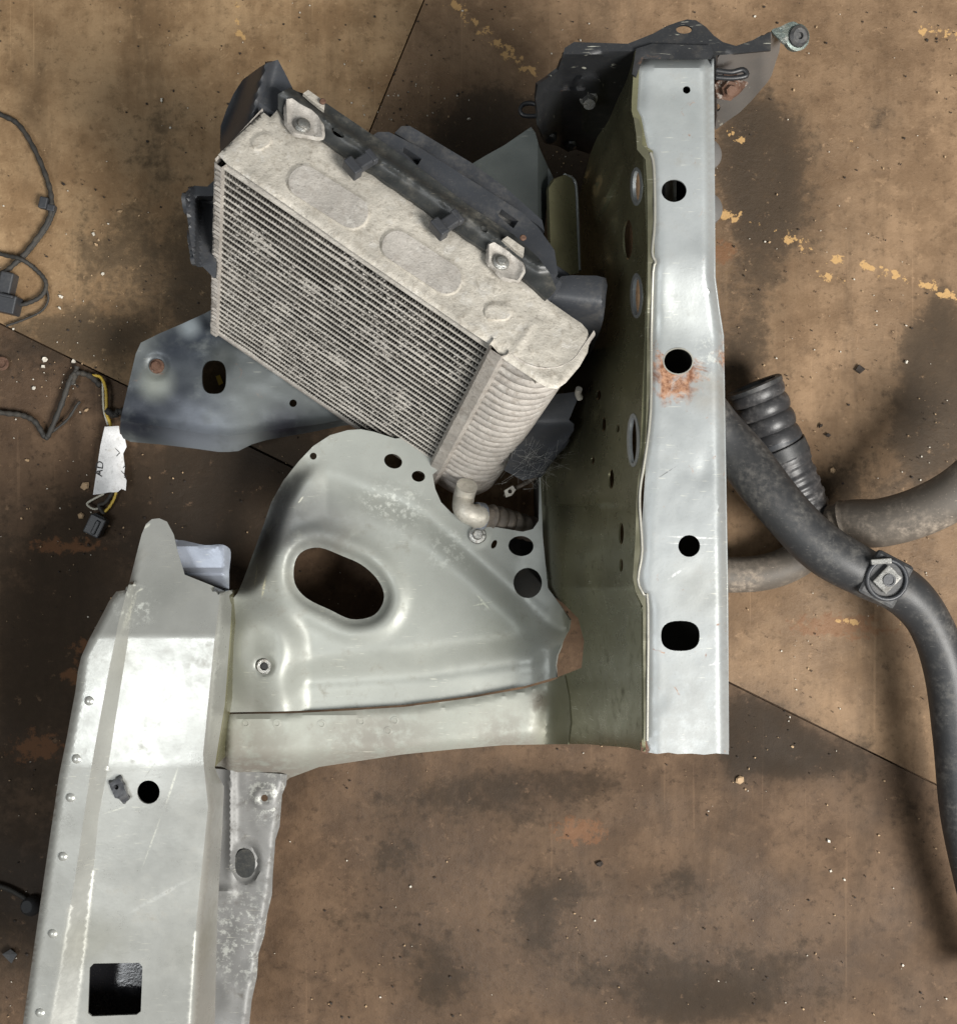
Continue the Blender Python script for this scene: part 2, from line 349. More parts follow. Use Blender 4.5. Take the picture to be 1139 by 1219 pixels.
def plastic(name, base, dust=(.2, .18, .15), amt=.5, rough=.42, spots=()):
    dust = tuple(b_ * .35 + d_ * .65 for b_, d_ in zip(base, dust))
    g = NG(name); n1 = g.noise(22, 6, .65); n2 = g.noise(150, 7, .7); n3 = g.noise(600, 3, .5)
    d = g.math('MULTIPLY', g.math('MULTIPLY', g.ramp(n1, .38, .78), g.ramp(n2, .35, .75)), amt)
    d = g.math('MAXIMUM', d, g.math('MULTIPLY', g.ramp(n3, .66, .76), amt * .6)); sc_ = g.noise(90, 4, .6, (1, 9, 1), .5, off=(4, 4, 4)); d = g.math('MAXIMUM', d, g.math('MULTIPLY', g.ramp(sc_, .66, .72), amt * .8))
    for p, r, s_ in spots:
        d = g.math('MAXIMUM', d, g.math('MULTIPLY', g.math('MULTIPLY', g.dist(p, r * .2, r), g.ramp(n1, .35, .55)), s_))
    return g.out(g.mix(d, base, dust), g.math('ADD', rough, g.math('MULTIPLY', d, .4)), 0., g.bump(n3, .15, .0005, g.bump(n2, .12, .001)))
m_plas = plastic('dark_grey_plastic', (.034, .037, .043))
m_plasd = plastic('dusty_black_plastic', (.028, .03, .03), (.2, .18, .14), .85)
m_rub = plastic('black_rubber', (.028, .029, .031), (.30, .28, .25), .8, .46)
m_rubg = plastic('grey_dusty_rubber', (.10, .085, .07), (.46, .38, .30), 1.4, .6)
m_rubc = plastic('scuffed_ribbed_rubber', (.03, .03, .032), (.32, .30, .29), .95, .38)
m_loom = plastic('loom_tape', (.03, .028, .025), (.18, .15, .11), .75, .7)
m_conn = plastic('connector_plastic', (.035, .037, .042), (.2, .19, .17), .5)
m_yel = plastic('yellow_wire', (.55, .38, .05), (.3, .24, .15), .6)
m_wht = plastic('white_wire', (.5, .48, .40), (.3, .26, .2), .5)
m_steel = alloy('bolt_steel', (.40, .40, .38), (.2, .16, .12), .35, .8, .5)
m_nut = alloy('dull_clip_steel', (.20, .20, .19), (.09, .075, .06), .5, .4, .5)
m_rust = alloy('rusty_steel', (.12, .065, .042), (.06, .028, .018), .85, .1, .8)
m_pap = alloy('white_paper', (.80, .80, .80), (.68, .68, .67), .85, 0, .25)
g = NG('ink'); m_ink = g.out((.02, .02, .02), .7, 0.)
m_galv = alloy('green_plated_steel', (.15, .18, .165), (.17, .16, .12), .4, .6, .5)
g = NG('cobweb_silk'); m_web = g.out((.75, .75, .72), .6, 0.)

# floor material
def floor_mat(name, base, light, darkc, grain_rot, sc):
    g = NG(name)
    big = g.noise(3.2, 5, .6, off=(sc, 0, 0)); mid = g.noise(14, 7, .68, off=(0, sc, 0)); fine = g.noise(95, 8, .72); tiny = g.noise(420, 5, .7)
    grain = g.noise(26, 6, .65, (1, .10, 1), grain_rot)
    col = g.mix(g.ramp(mid, .36, .64), base, light); col = g.mix(g.math('MULTIPLY', g.ramp(big, .42, .6), .35), col, tuple(c * .6 for c in base))
    col = g.mix(g.math('MULTIPLY', g.ramp(grain, .45, .7), .35), col, tuple(c * .55 for c in base))
    sw = g.noise(9, 6, .65, (1, .16, 1), grain_rot + .35, dist=.4, off=(sc, 2, 0)); col = g.mix(g.math('MULTIPLY', g.ramp(sw, .54, .68), .35), col, darkc)
    scr = g.noise(120, 3, .5, (1, .02, 1), grain_rot - .5, off=(2, sc, 0)); col = g.mix(g.math('MULTIPLY', g.ramp(scr, .66, .72), .3), col, tuple(min(1, c * 1.25) for c in light))
    m4 = g.noise(38, 8, .72, off=(sc, 4, 4), dist=.3); col = g.mix(g.math('MULTIPLY', g.ramp(m4, .53, .70), .38), col, tuple(c * .42 for c in base))
    m5 = g.noise(55, 8, .75, off=(6, sc, 1), dist=.5); col = g.mix(g.math('MULTIPLY', g.ramp(m5, .57, .67), .4), col, tuple(min(1, c * 1.15) for c in light))
    st = g.attr('stain_shadow')
    sm = g.math('ADD', st, g.math('MULTIPLY', g.math('SUBTRACT', mid, .5), 1.3)); sm = g.math('ADD', sm, g.math('MULTIPLY', g.math('SUBTRACT', fine, .5), .5))
    sm = g.math('ADD', g.math('MULTIPLY', g.ramp(sm, .1, .9), .55), g.math('MULTIPLY', g.ramp(sm, .38, .62), .45))
    col = g.mix(g.math('MULTIPLY', sm, .88), col, darkc)
    col = g.mix(g.math('MULTIPLY', g.ramp(fine, .54, .70), .65), col, tuple(c * .45 for c in base))
    col = g.mix(g.math('MULTIPLY', g.ramp(g.noise(60, 8, .75, off=(5, 5, sc)), .60, .70), .5), col, tuple(min(1, c * 1.35) for c in light))
    col = g.mix(g.math('MULTIPLY', g.ramp(tiny, .68, .75), .7), col, (.02, .015, .01))
    ru = g.math('ADD', g.attr('rust'), g.math('MULTIPLY', g.math('SUBTRACT', fine, .5), 2.2)); ru = g.math('MULTIPLY', g.ramp(ru, .5, .8), g.ramp(g.attr('rust'), .02, .3))
    col = g.mix(g.math('MULTIPLY', ru, .5), col, (.20, .09, .04))
    pn = g.math('ADD', g.attr('paint'), g.math('MULTIPLY', g.math('SUBTRACT', g.noise(75, 7, .7, off=(1, 7, 0)), .5), 3.0)); pn = g.math('MULTIPLY', g.ramp(pn, .72, .82), g.ramp(g.attr('paint'), .1, .3))
    col = g.mix(g.math('MULTIPLY', pn, .85), col, (.50, .31, .13))
    wet = g.ramp(big, .4, .65)
    rg = g.math('SUBTRACT', .72, g.math('MULTIPLY', wet, .22)); rg = g.math('ADD', rg, g.math('MULTIPLY', sm, .10))
    b = g.bump(fine, .35, .0035, g.bump(tiny, .3, .0012, g.bump(mid, .3, .006)))
    g.b.inputs['Specular IOR Level'].default_value = .22
    return g.out(col, rg, 0., b)
GR = math.radians(-26)
m_fl1 = floor_mat('floor_tan', (.225, .140, .072), (.39, .262, .145), (.042, .030, .018), GR, 0)
m_fl2 = floor_mat('floor_tan_right', (.175, .110, .062), (.29, .19, .112), (.038, .028, .019), GR, 3)
m_fl3 = floor_mat('floor_dark', (.082, .050, .029), (.15, .094, .056), (.022, .015, .009), GR, 9)

# ---------------------------------------------------------------- floor
def seamB(x): return 385 + .493 * x
STAINS_SHADOWS = [(150, 300, 110, 130, .55), (300, 480, 160, 90, .5), (60, 720, 170, 170, .6), (130, 620, 120, 90, .25), (20, 900, 130, 160, .45), (600, 190, 110, 90, .75), (560, 130, 60, 40, .35),  # floor stains, plus painted shadows of hoses, cooler, front plate and left rail
          (930, 250, 90, 110, .55), (900, 170, 60, 60, .5), (1110, 480, 60, 130, .8), (960, 560, 120, 60, .5), (900, 870, 60, 55, .9), (960, 900, 80, 30, .7), (600, 960, 120, 60, .45), (450, 1130, 130, 90, .35),
          (760, 1150, 160, 60, .45), (1080, 950, 90, 60, .5), (470, 1010, 70, 90, .35), (1000, 1160, 150, 70, .4), (60, 60, 60, 90, .3), (215, 130, 70, 100, .3), (930, 690, 90, 60, .35), (20, 1080, 90, 90, .5),
          (110, 1180, 200, 120, .35), (700, 930, 160, 30, .4), (350, 580, 120, 70, .7), (240, 600, 60, 60, .5), (300, 650, 60, 60, .5), (700, 210, 60, 60, .5), (640, 1090, 40, 60, .45), (720, 1050, 90, 35, .35), (820, 1200, 120, 40, .5), (530, 1180, 50, 60, .4), (960, 1040, 80, 40, .3), (1000, 620, 60, 40, .4), (880, 440, 40, 70, .6), (1120, 420, 40, 90, .5), (240, 340, 40, 90, .4), (820, 1050, 60, 40, .35), (900, 230, 40, 160, .4), (400, 30, 120, 30, .3), (100, 400, 90, 30, .4), (1050, 130, 60, 60, .25), (20, 430, 90, 60, .35), (1060, 800, 60, 60, .25)]
RUST = [(45, 890, 45, 22), (110, 770, 30, 14), (75, 650, 60, 12), (95, 805, 30, 16), (240, 520, 25, 10), (1000, 745, 80, 20), (860, 300, 20, 20), (690, 990, 40, 20)]
PAINTL = [((535, 0), (560, 22), 7), ((568, 30), (600, 58), 8), ((604, 62), (640, 90), 8), ((852, 250), (880, 262), 7), ((905, 268), (912, 280), 5), ((935, 280), (962, 298), 7), ((985, 300), (1003, 312), 6),
          ((1028, 316), (1075, 332), 7), ((1092, 338), (1120, 346), 6), ((1100, 38), (1145, 44), 7), ((278, -10), (290, 55), 4), ((1010, 165), (1016, 175), 5), ((868, 160), (880, 168), 6), ((1000, 738), (1030, 745), 5), ((1070, 745), (1110, 760), 5),
          ((975, 325), (1000, 335), 5), ((1120, 352), (1150, 356), 6), ((1165, 360), (1200, 372), 8), ((500, -60), (530, -10), 7)]
def board(poly, z, mat, sagf=0):
    o = sheet('floor_board', poly, [], lambda x, y: z + .0012 * nz(x, y, 90, 3), mat, None, .012, 12)
    me = o.data
    A = {k: me.attributes.new(k, 'FLOAT', 'POINT') for k in ('stain_shadow', 'rust', 'paint')}
    for i, v in enumerate(me.vertices):
        px = v.co.x * 1000 / K(v.co.z) + 569.5; py = 609.5 - v.co.y * 1000 / K(v.co.z)
        s = sum(q * math.exp(-(((px - a) / rx) ** 2 + ((py - b) / ry) ** 2)) for a, b, rx, ry, q in STAINS_SHADOWS)
        A['stain_shadow'].data[i].value = min(1, s)
        A['rust'].data[i].value = min(1, sum(math.exp(-(((px - a) / rx) ** 2 + ((py - b) / ry) ** 2)) for a, b, rx, ry in RUST))
        A['paint'].data[i].value = max([0] + [1 - segd(px, py, a, b) / (w_ * 2.2) for a, b, w_ in PAINTL])
    return tag(o, kind='structure')
def seamA(y): return 505 - .413 * y
X0, X1, Y0, Y1 = -1500, 2600, -1400, 2700
# fine strips where paint flakes lie keep the coarse grid everywhere else cheap
import itertools
def board_fine(poly, z, mat): return board(poly, z, mat)
ya = (385 + .493 * 505) / (1 + .493 * .413)
corner = (seamA(ya), ya)
fy = lambda x: 385 + .493 * x
W0, W1, H0, H1 = -260, 1400, -260, 1480
cA = seamA(H0)
b1 = board([(W0, H0), (cA - 1, H0), (corner[0] - 1, corner[1] - 1.5), (W0, fy(W0) - 1)], 0, m_fl1)
b2 = board([(cA + 1, H0), (W1, H0), (W1, fy(W1) - 1), (corner[0] + 1, corner[1] - 1.5)], -.0008, m_fl2)
b3 = board([(W0, fy(W0) + 1), (corner[0], corner[1] + 1), (W1, fy(W1) + 1), (W1, H1), (W0, H1)], -.0025, m_fl3)
vs = [(-4, -4, -.016), (4, -4, -.016), (4, 4, -.016), (-4, 4, -.016)]
gr = finish('floor', vs, [(0, 1, 2, 3)], m_fl3, None, False); tag(gr, kind='structure')

# ================================================================ car body section
sec = thing('car_body_section', (0, 0, 0), 'cut silver green car front corner, long perforated rail and inner wing, on the floor', 'car body section')
# ---- long rail, top
ZR = lambda y: .40 - .016 * sstep(300, 410, y) + .004 * sstep(120, 60, y)
RL = [(50, 762), (130, 757), (150, 762), (180, 771), (300, 776), (400, 773), (560, 767), (640, 762), (700, 759), (722, 769), (905, 770)]
RR = [(50, 846), (330, 850), (400, 860), (520, 862), (700, 865), (905, 867)]
def z_rail(x, y):
    xr = interp(RR, y); xl = interp(RL, y); z = ZR(y)
    z -= .012 * sstep(xr - 11, xr, x) ** 1.5
    z -= .003 * sstep(xl + 14, xl, x)
    z += .0007 * nz(x, y, 60, 1) + .0003 * nz(x, y, 22, 7) - .0012 * math.exp(-((x - 838) / 9) ** 2 - ((y - 560) / 14) ** 2) - .001 * math.exp(-((x - 785) / 8) ** 2 - ((y - 835) / 12) ** 2)
    z -= .03 * sstep(82, 56, y)
    return z
top = [(765, 56), (844, 56), (849, 90), (850, 330), (855, 368), (860, 400), (862, 520), (865, 700), (867, 898), (852, 896.8), (838, 898.4), (822, 897), (806, 897.6), (795, 895.8), (782, 897.5), (770, 895.5), (770, 722), (760, 700), (763, 640), (768, 560), (774, 400), (777, 300), (772, 180), (763, 150), (758, 130), (760, 80)]
rail = sheet('chassis_rail', top, [ell(802, 227, 15, 13.5), ell(817, 107, 4.5, 4.5), ell(807, 430, 17, 15), ell(820, 650, 13, 13), ell(809.5, 757, 23, 18, pw=2.6)], z_rail, m_rail, sec, .0022, 5)
# outer and bottom walls of the rail
def wallstrip(name, line, zt, zb, mat, parent, th=.002, lean=0):
    """vertical wall hanging from pixels line [(px,py)] at top height zt(px,py) down to zb"""
    line = resample(line + line[::-1], 8)[: None]
    n = len(line) // 2; line = line[:n + 1]
    vs = []; fs = []; rows = 8
    for i, (x, y) in enumerate(line):
        p = P(x, y, zt(x, y))
        for r in range(rows + 1):
            z = lerp(p.z, zb, r / rows); q = Vector((p.x + lean * (p.z - z), p.y, z)); vs.append(q)
    for i in range(len(line) - 1):
        for r in range(rows):
            a = i * (rows + 1) + r; fs.append((a, a + 1, a + rows + 2, a + rows + 1))
    o = finish(name, vs, fs, mat, parent, True, 60)
    m = o.modifiers.new('thick', 'SOLIDIFY'); m.thickness = th; m.offset = 0
    return o
wallstrip('rail_outer_wall', [(848, 70), (850, 330), (855, 368), (860, 400), (862, 520), (865, 700), (866, 894)], lambda x, y: ZR(y) - .013, .03, m_rail, sec)
# rust ring around the third hole of the rail
for cx, cy, r, q in ((807, 430, 17.5, 15.5),):
    ring = []; zz = ZR(cy) + .0006
    sheet('hole_rim', ell(cx, cy, r + .8, q + .8), [ell(cx, cy, r - .7, q - .7)], lambda x, y: zz, m_edge, rail, .003, 3)
sheet('rail_hole_backing', [(782, 80), (838, 80), (846, 880), (782, 880)], [], lambda x, y: .30, m_dark, rail, .002, 25)  # dark plate added inside so the rail holes read black
# inner rib seen through the first hole of the rail
pp = P(798, 227, .33); vs, fs = boxmesh(pp, Vector((1, 0, 0)), Vector((0, 1, 0)), Vector((0, 0, 1)), (.003, .08, .05)); finish('rail_web', vs, fs, m_edge, rail)
# ---- inner side wall
WL = [(50, 748), (70, 744), (100, 735), (150, 716), (185, 701), (240, 691), (290, 688), (340, 678), (400, 655), (470, 646), (560, 641), (640, 642), (700, 646), (740, 652), (800, 655), (890, 648)]
WB = [(50, .34), (100, .26), (185, .15), (300, .10), (400, .085), (560, .125), (700, .133), (820, .128), (890, .112)]
FOLDS = [[(742, 120), (728, 165), (712, 205), (703, 240), (708, 262)], [(736, 200), (722, 232), (712, 256), (704, 290), (712, 320)], [(728, 262), (718, 290), (722, 312)]]
def z_wall(x, y):
    xr = interp(RL, y); xl = interp(WL, y); t = (x - xl) / (xr - 6 - xl); t = max(0, t)
    zb = interp(WB, y)
    foot = .10 if y > 560 else .02
    f = max(0, min(1, t)); g_ = lerp(f, sstep(0, 1, f) * .5 + .5 * f * f, .6 if y > 600 else .25)
    z = lerp(zb, ZR(y) + .002, g_)
    if y < 360:
        z += (.026 * nz(x * 1.6, y, 38, 5) + .012 * abs(nz(x * 1.5 + y * .6, y * .6, 26, 15))) * sstep(1.0, .6, f) * sstep(60, 140, y) * sstep(360, 330, y)
    if y < 360:
        for pl_ in FOLDS: z += .011 * math.exp(-(polyd(x, y, pl_) / 5) ** 2)
    z += .012 * math.exp(-((x - 718) / 16) ** 2 - ((y - 690) / 26) ** 2) * -1
    z += .003 * nz(x * 1.5, y, 34, 8) * sstep(1, .8, f)
    return z
wl = [(762, 58), (758, 130), (763, 140), (770, 175), (777, 180), (779, 300), (775, 400), (768, 560), (762, 580), (757, 610), (756, 690), (762, 712), (769, 722), (768, 895), (748, 890), (700, 886), (655, 885), (648, 872), (652, 828), (664, 806), (692, 795), (695, 763), (688, 736), (668, 716), (650, 700)]
left = [(642, 640), (641, 560), (646, 470), (655, 400), (678, 340), (686, 322), (689, 290), (692, 262), (688, 240), (694, 215), (702, 184), (716, 150), (735, 100), (744, 66), (748, 60)]
wh = [ell(757, 222, 5, 20), ell(757, 352, 5, 24), ell(753, 524, 5, 29), ell(739, 635, 3.2, 13), ell(739, 673, 2.2, 8), ell(718, 505, 3, 9), ell(735, 510, 2, 5), ell(727, 570, 3.5, 12), ell(747, 285, 6, 24), ell(712, 470, 3, 6), ell(705, 548, 2.2, 5)]
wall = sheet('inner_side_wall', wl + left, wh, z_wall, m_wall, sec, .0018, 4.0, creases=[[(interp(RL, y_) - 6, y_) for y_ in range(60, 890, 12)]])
# bright cut lips round the three slots
for cx, cy, rx, ry in ((757, 222, 5, 20), (757, 352, 5, 24), (753, 524, 5, 29)):
    sheet('slot_lip', ell(cx, cy, rx + 2.2, ry + 3), [ell(cx, cy, rx - .6, ry - 1)], lambda x, y: z_wall(x, y) + .0022, m_rail, wall, .003, 4)
# weld flange (double edge) between wall and rail
fl = [(754, 140), (760, 142), (764, 155), (764, 172), (774, 182), (779, 200), (780, 262), (777, 300), (782, 312), (778, 324), (776, 400), (775, 490), (768, 545), (763, 575), (762, 602), (760, 612), (764, 620), (763, 655), (760, 690), (766, 706), (772, 722), (771, 880), (766, 884), (765, 722), (756, 704), (753, 688), (756, 640), (757, 600), (759, 570), (767, 535), (769, 490), (770, 400), (771, 300), (770, 220), (768, 190), (758, 178), (757, 160)]
sheet('weld_flange', fl, [], lambda x, y: ZR(y) + .006 + .001 * nz(x, y, 20, 2), m_flange, sec, .0016, 5)
edge = [(777, 182), (781, 200), (782, 262), (779, 300), (783, 312), (780, 324), (778, 400), (777, 490), (770, 548), (765, 578), (764, 604), (767, 655), (762, 690), (769, 708), (774, 722), (773, 882)]
tube('flange_edge', [P(x - 3, y, ZR(y) + .0062) for x, y in edge], lambda t: .0014, m_edge, sec, 8, 3)
for cx, cy in ((770, 890),):
    sheet('torn_corner', [(762, 884), (769, 882), (773, 893), (770, 898), (763, 895)], [], lambda x, y: .385, m_rust, sec, .002, 4)
# rust clumps of weld plates on rail flank
for cx, cy in ((851, 182), (852, 247)):
    lathe('weld_nut', P(cx, cy, .37) - Vector((.004, 0, 0)), Vector((.5, 0, 1)), [(.014, -.012), (.015, -.006), (.013, -.001), (.008, .002)], m_lightgrey, sec)

wallstrip('under_panel_blocker', [(641, 560), (642, 640), (650, 700), (668, 716)], lambda x, y: .118, .012, m_dark, sec)  # unseen wall added to keep light out from under the panel
sheet('panel_hole_shade_sheet', [(600, 640), (642, 640), (650, 735), (612, 728)], [], lambda x, y: .07, m_dark, sec, .003, 12)  # black sheet added below the small panel holes to darken them
# ---- inner wing panel
R2 = [(414, 512), (393, 518), (373, 531), (356, 549), (337, 573), (323, 598), (315, 622), (303, 655), (290, 690), (283, 706), (278, 712), (276, 760), (271, 843)]
seam = [(271, 848), (330, 847), (361, 846), (420, 843), (482, 839), (563, 828), (624, 817), (662, 806)]
right_ = [(661, 792), (663, 780), (669, 766), (676, 752), (678, 738), (668, 722), (652, 700), (646, 640), (643, 560), (645, 500), (560, 480), (505, 520), (470, 522), (445, 514), (430, 511)]
openh = [(515, 565), (518, 582), (525, 598), (538, 611), (552, 618), (587, 627), (622, 633), (634, 630), (641, 620), (642, 575), (640, 545), (600, 528), (550, 535)]
bigh = [(351, 670), (361, 656), (381, 652), (408, 662), (430, 672), (448, 688), (457, 706), (454, 722), (442, 734), (418, 737), (393, 726), (365, 712), (351, 694)]
bigs = smooth(bigh, 4)
ridge = [(430, 590), (470, 600), (510, 620), (560, 665), (600, 700), (640, 745)]
def z_panel(x, y):
    # upper flange plane, then recess below the curved ridge
    yr = interp([(300, 640), (345, 598), (390, 580), (430, 588), (470, 600), (510, 622), (560, 665), (600, 700), (640, 740), (700, 790)], x)
    z = .150 - .016 * sstep(-22, 38, y - yr)
    z += .003 * math.exp(-((y - yr + 4) / 14) ** 2) * sstep(400, 450, x)
    # left edge rolls down
    xe = interp([(512, 414), (518, 393), (531, 373), (549, 356), (573, 337), (598, 323), (622, 315), (655, 303), (690, 290), (706, 283), (843, 271)], y)
    if y < 712: z -= .045 * sstep(34, 0, x - xe) ** 1.6 * sstep(540, 590, y) * sstep(712, 680, y)
    # lip of the big oval hole
    d = polyd(x, y, bigs + bigs[:1])
    z += .004 * math.exp(-((d - 17) / 11) ** 2) - .007 * sstep(12, 0, d)
    # lower crease: shelf then ramp
    y1 = interp([(330, 800), (381, 787), (500, 775), (644, 757)], x); y2 = interp([(330, 818), (361, 815), (500, 808), (660, 786)], x)
    z -= .016 * sstep(y1 - 10, y2, y) * sstep(335, 372, x)
    z += .0015 * math.exp(-((y - y2 - 6) / 9) ** 2) * sstep(345, 375, x)
    # dome round the bolt hole, bottom left
    dd = math.hypot((x - 312) / 58, (y - 775) / 72)
    z += .016 * sstep(1.05, .4, dd) - .02 * sstep(335, 300, x) * sstep(712, 800, y) * .4
    r = math.hypot(x - 315, y - 793); z -= .0035 * sstep(13, 8, r)
    r = math.hypot(x - 568, y - 637); z += .001 * sstep(16, 12, r)
    # runs up to the wall on the right
    z += .006 * sstep(610, 650, x) * sstep(560, 640, y) + .012 * sstep(640, 690, x) * sstep(690, 730, y)
    if x > 630 and y > 690: z = lerp(z, max(z, z_wall(x, y) + .0022), sstep(630, 655, x))
    z += .0012 * nz(x, y, 90, 4) + .00012 * nz(x, y, 22, 6)
    return z
ph = [openh, bigs, ell(373, 543, 4.2, 4.2), ell(468, 549, 11, 8.5, 20), ell(498, 567, 8, 6.5, 10), ell(620, 650, 15, 12, 5), ell(628, 694, 17, 18), ell(588, 648, 3, 5.5, 25), ell(315, 793, 3.6, 4.2)]
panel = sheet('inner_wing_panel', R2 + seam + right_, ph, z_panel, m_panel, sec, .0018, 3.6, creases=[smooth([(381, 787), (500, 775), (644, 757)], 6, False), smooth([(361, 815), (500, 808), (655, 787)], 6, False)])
lathe('bolt', P(568, 637, .152), Vector((.1, .1, 1)), [(.009, 0), (.0095, .001), (.0085, .002), (.0055, .0025), (.0055, .006), (.0045, .0072)], m_steel, panel)
lathe('hole_washer', P(315, 793, z_panel(315, 793) + .0005), Vector((0, 0, 1)), [(.0085, 0), (.0085, .0014), (.0075, .002), (.0045, .0018), (.0045, .0)], m_steel, panel, 20)
lathe('hole_dark_disc', P(315, 793, z_panel(315, 793) + .0022), Vector((0, 0, 1)), [(.0036, 0), (.0036, .0004)], m_ink, panel, 16)  # black disc stands in for the dark inside of the bolt hole
# ---- lower strip with rolled flange
def z_strip(x, y):
    yt = interp([(262, 852), (482, 843), (563, 832), (662, 810)], x); yb = interp([(262, 898), (480, 888), (640, 872)], x)
    z = .131 - .0 * y
    z -= .004 * sstep(yt + 5, yt, y)
    z -= .062 * sstep(yb - 5, yb + 46, y) ** 1.1
    z -= .02 * sstep(275, 262, x)
    z += .001 * nz(x, y, 40, 9)
    if x > 630: z = lerp(z, z_wall(x, y) + .0022, sstep(630, 655, x))
    return z
st = [(264, 862), (266, 853), (272, 850), (330, 849.5), (361, 848.5), (420, 845.5), (482, 841.5), (563, 830.5), (624, 819.5), (655, 811), (672, 804), (677, 830), (679, 860), (676, 886), (655, 886), (600, 887), (540, 892), (480, 898), (420, 907), (380, 913), (345, 926), (336, 934), (290, 938), (262, 930), (257, 912), (262, 898)]
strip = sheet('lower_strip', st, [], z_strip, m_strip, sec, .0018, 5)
for cx, cy in ((293, 861), (330, 861), (383, 862), (430, 859), (462, 870), (470, 858), (640, 832)):
    lathe('spot_weld', P(cx, cy, z_strip(cx, cy) - .0006), Vector((0, 0, 1)), [(.0052, 0), (.0048, .0009), (.0028, .0011), (.0022, .0005)], m_strip, strip, 16)
# ---- left wing rail
FL = [(618, 170), (636, 169), (675, 159), (701, 153), (704, 139), (716, 130), (743, 116), (782, 96), (824, 90), (878, 80), (922, 71), (1023, 56), (1211, 29), (1300, 16)]
L1 = [(700, 152), (743, 141), (803, 129), (913, 109), (1044, 90), (1202, 62), (1300, 46)]
L2 = [(618, 172), (698, 160), (767, 152), (913, 129), (970, 118), (1104, 105), (1217, 92), (1300, 84)]
L3 = [(618, 205), (684, 240), (707, 262), (767, 255), (898, 242), (913, 243), (960, 248), (1029, 241), (1119, 232), (1208, 226), (1300, 220)]
LE = [(684, 222), (704, 270), (743, 275), (839, 268), (887, 260), (913, 257), (934, 268), (984, 265), (1089, 259), (1219, 256), (1300, 252)]
def z_left(x, y):
    l1 = interp(L1, y); l2 = interp(L2, y); l3 = interp(L3, y); le = interp(LE, y)
    face = .262 - .026 * sstep(762, 640, y) ** 1.0 - .010 * sstep(908, 935, y) - .006 * sstep(1150, 1010, y) * 0
    if 757 <= y <= 911: face = .262 - 1.6e-7 * (y - 757) ** 2
    elif y < 757: face = .262 - .00028 * (757 - y)
    elif y > 911: face = .2582 - .00011 * (y - 911)
    z = face
    if x < l2:
        if y > 695:
            z = face + .016 * max(0, min(1, (l2 - x) / (l2 - l1)))
            if x < l1: z -= .00008 * (l1 - x); z -= .006 * sstep(interp(FL, y) + 6, interp(FL, y), x)
        else: z = face - .012 * sstep(l2, l2 - 12, x)
    if x > l3 and y > 690:
        t = (x - l3) / max(4, le - l3); z = face - .004 * min(1, t / .18) - .085 * max(0, t - .18) * sstep(690, 712, y)
    z += .0008 * nz(x, y, 50, 12) + .0015 * nz(x, y * .5, 90, 13)
    return z
lo = [(181, 618), (190, 617), (199, 621), (207, 636), (211, 654), (220, 684), (245, 694), (269, 704), (277, 702), (275, 743), (268, 839), (260, 887), (256, 913), (259, 922), (267, 936), (265, 984), (259, 1089), (256, 1219), (253, 1270),
      (21, 1270), (29, 1211), (56, 1023), (71, 922), (80, 878), (85, 850), (90, 824), (93, 800), (97, 782), (106, 762), (116, 743), (124, 728), (130, 716), (139, 704), (152, 702), (159, 675), (164, 655), (169, 636), (174, 624)]
sq = ell(0, 0, 1, 1)
sqh = [(112, 1147), (166, 1146), (170, 1151), (168, 1204), (163, 1208), (110, 1210), (105, 1206), (107, 1152)]
lrail = sheet('wing_rail', lo, [ell(177, 943, 13.5, 14), sqh], z_left, m_left, sec, .0020, 4.5, ang=50,
   creases=[[(x, y) for y, x in L1[0:]], [(x, y) for y, x in L2[1:]], [(x, y) for y, x in L3[2:]], [(x + .18 * (interp(LE, y) - x), y) for y, x in L3[2:]], [(154, 757), (255, 757)], [(130, 911), (243, 911)]])
for cx, cy in ((107, 834), (92, 903), (85, 949), (76, 1019), (64, 1111), (49, 1205)):
    lathe('rivet', P(cx, cy, z_left(cx, cy) - .0012), Vector((0, 0, 1)), [(.0050, 0), (.0044, .0022), (.0028, .0034), (.001, .0038)], m_left, lrail, 18)
wallstrip('rail_outer_skirt', [(155, 703), (140, 706), (131, 718), (117, 745), (98, 783), (91, 826), (81, 879), (72, 923), (57, 1024), (30, 1211), (22, 1268)], lambda x, y: z_left(x + 2, y) - .004, .13, m_left, sec)
# glossy inner plate under the rail, seen through its openings
inner = sheet('rail_hole_backing', [(120, 860), (250, 860), (240, 1260), (60, 1260)], [], lambda x, y: .175 + .000045 * (y - 1180), m_gloss, sec, .002, 20)
# cup behind the spike
def z_cup(x, y): return .215 - .010 * sstep(676, 681, y) - .05 * sstep(684, 704, y) - .012 * sstep(266, 276, x) - .006 * sstep(651, 643, y) + .0008 * nz(x, y, 20, 4)
sheet('end_cup', smooth([(205, 648), (213, 643), (226, 645), (245, 649), (262, 648), (271, 651), (275, 658), (273, 680), (269, 712), (230, 712), (205, 700)], 3), [], z_cup, m_blue, sec, .002, 3.5)
# dark gap wall between rail and panel
wallstrip('rail_inner_wall', [(268, 706), (273, 743), (266, 839), (258, 887), (255, 913)], lambda x, y: .17, .05, m_wall, sec)
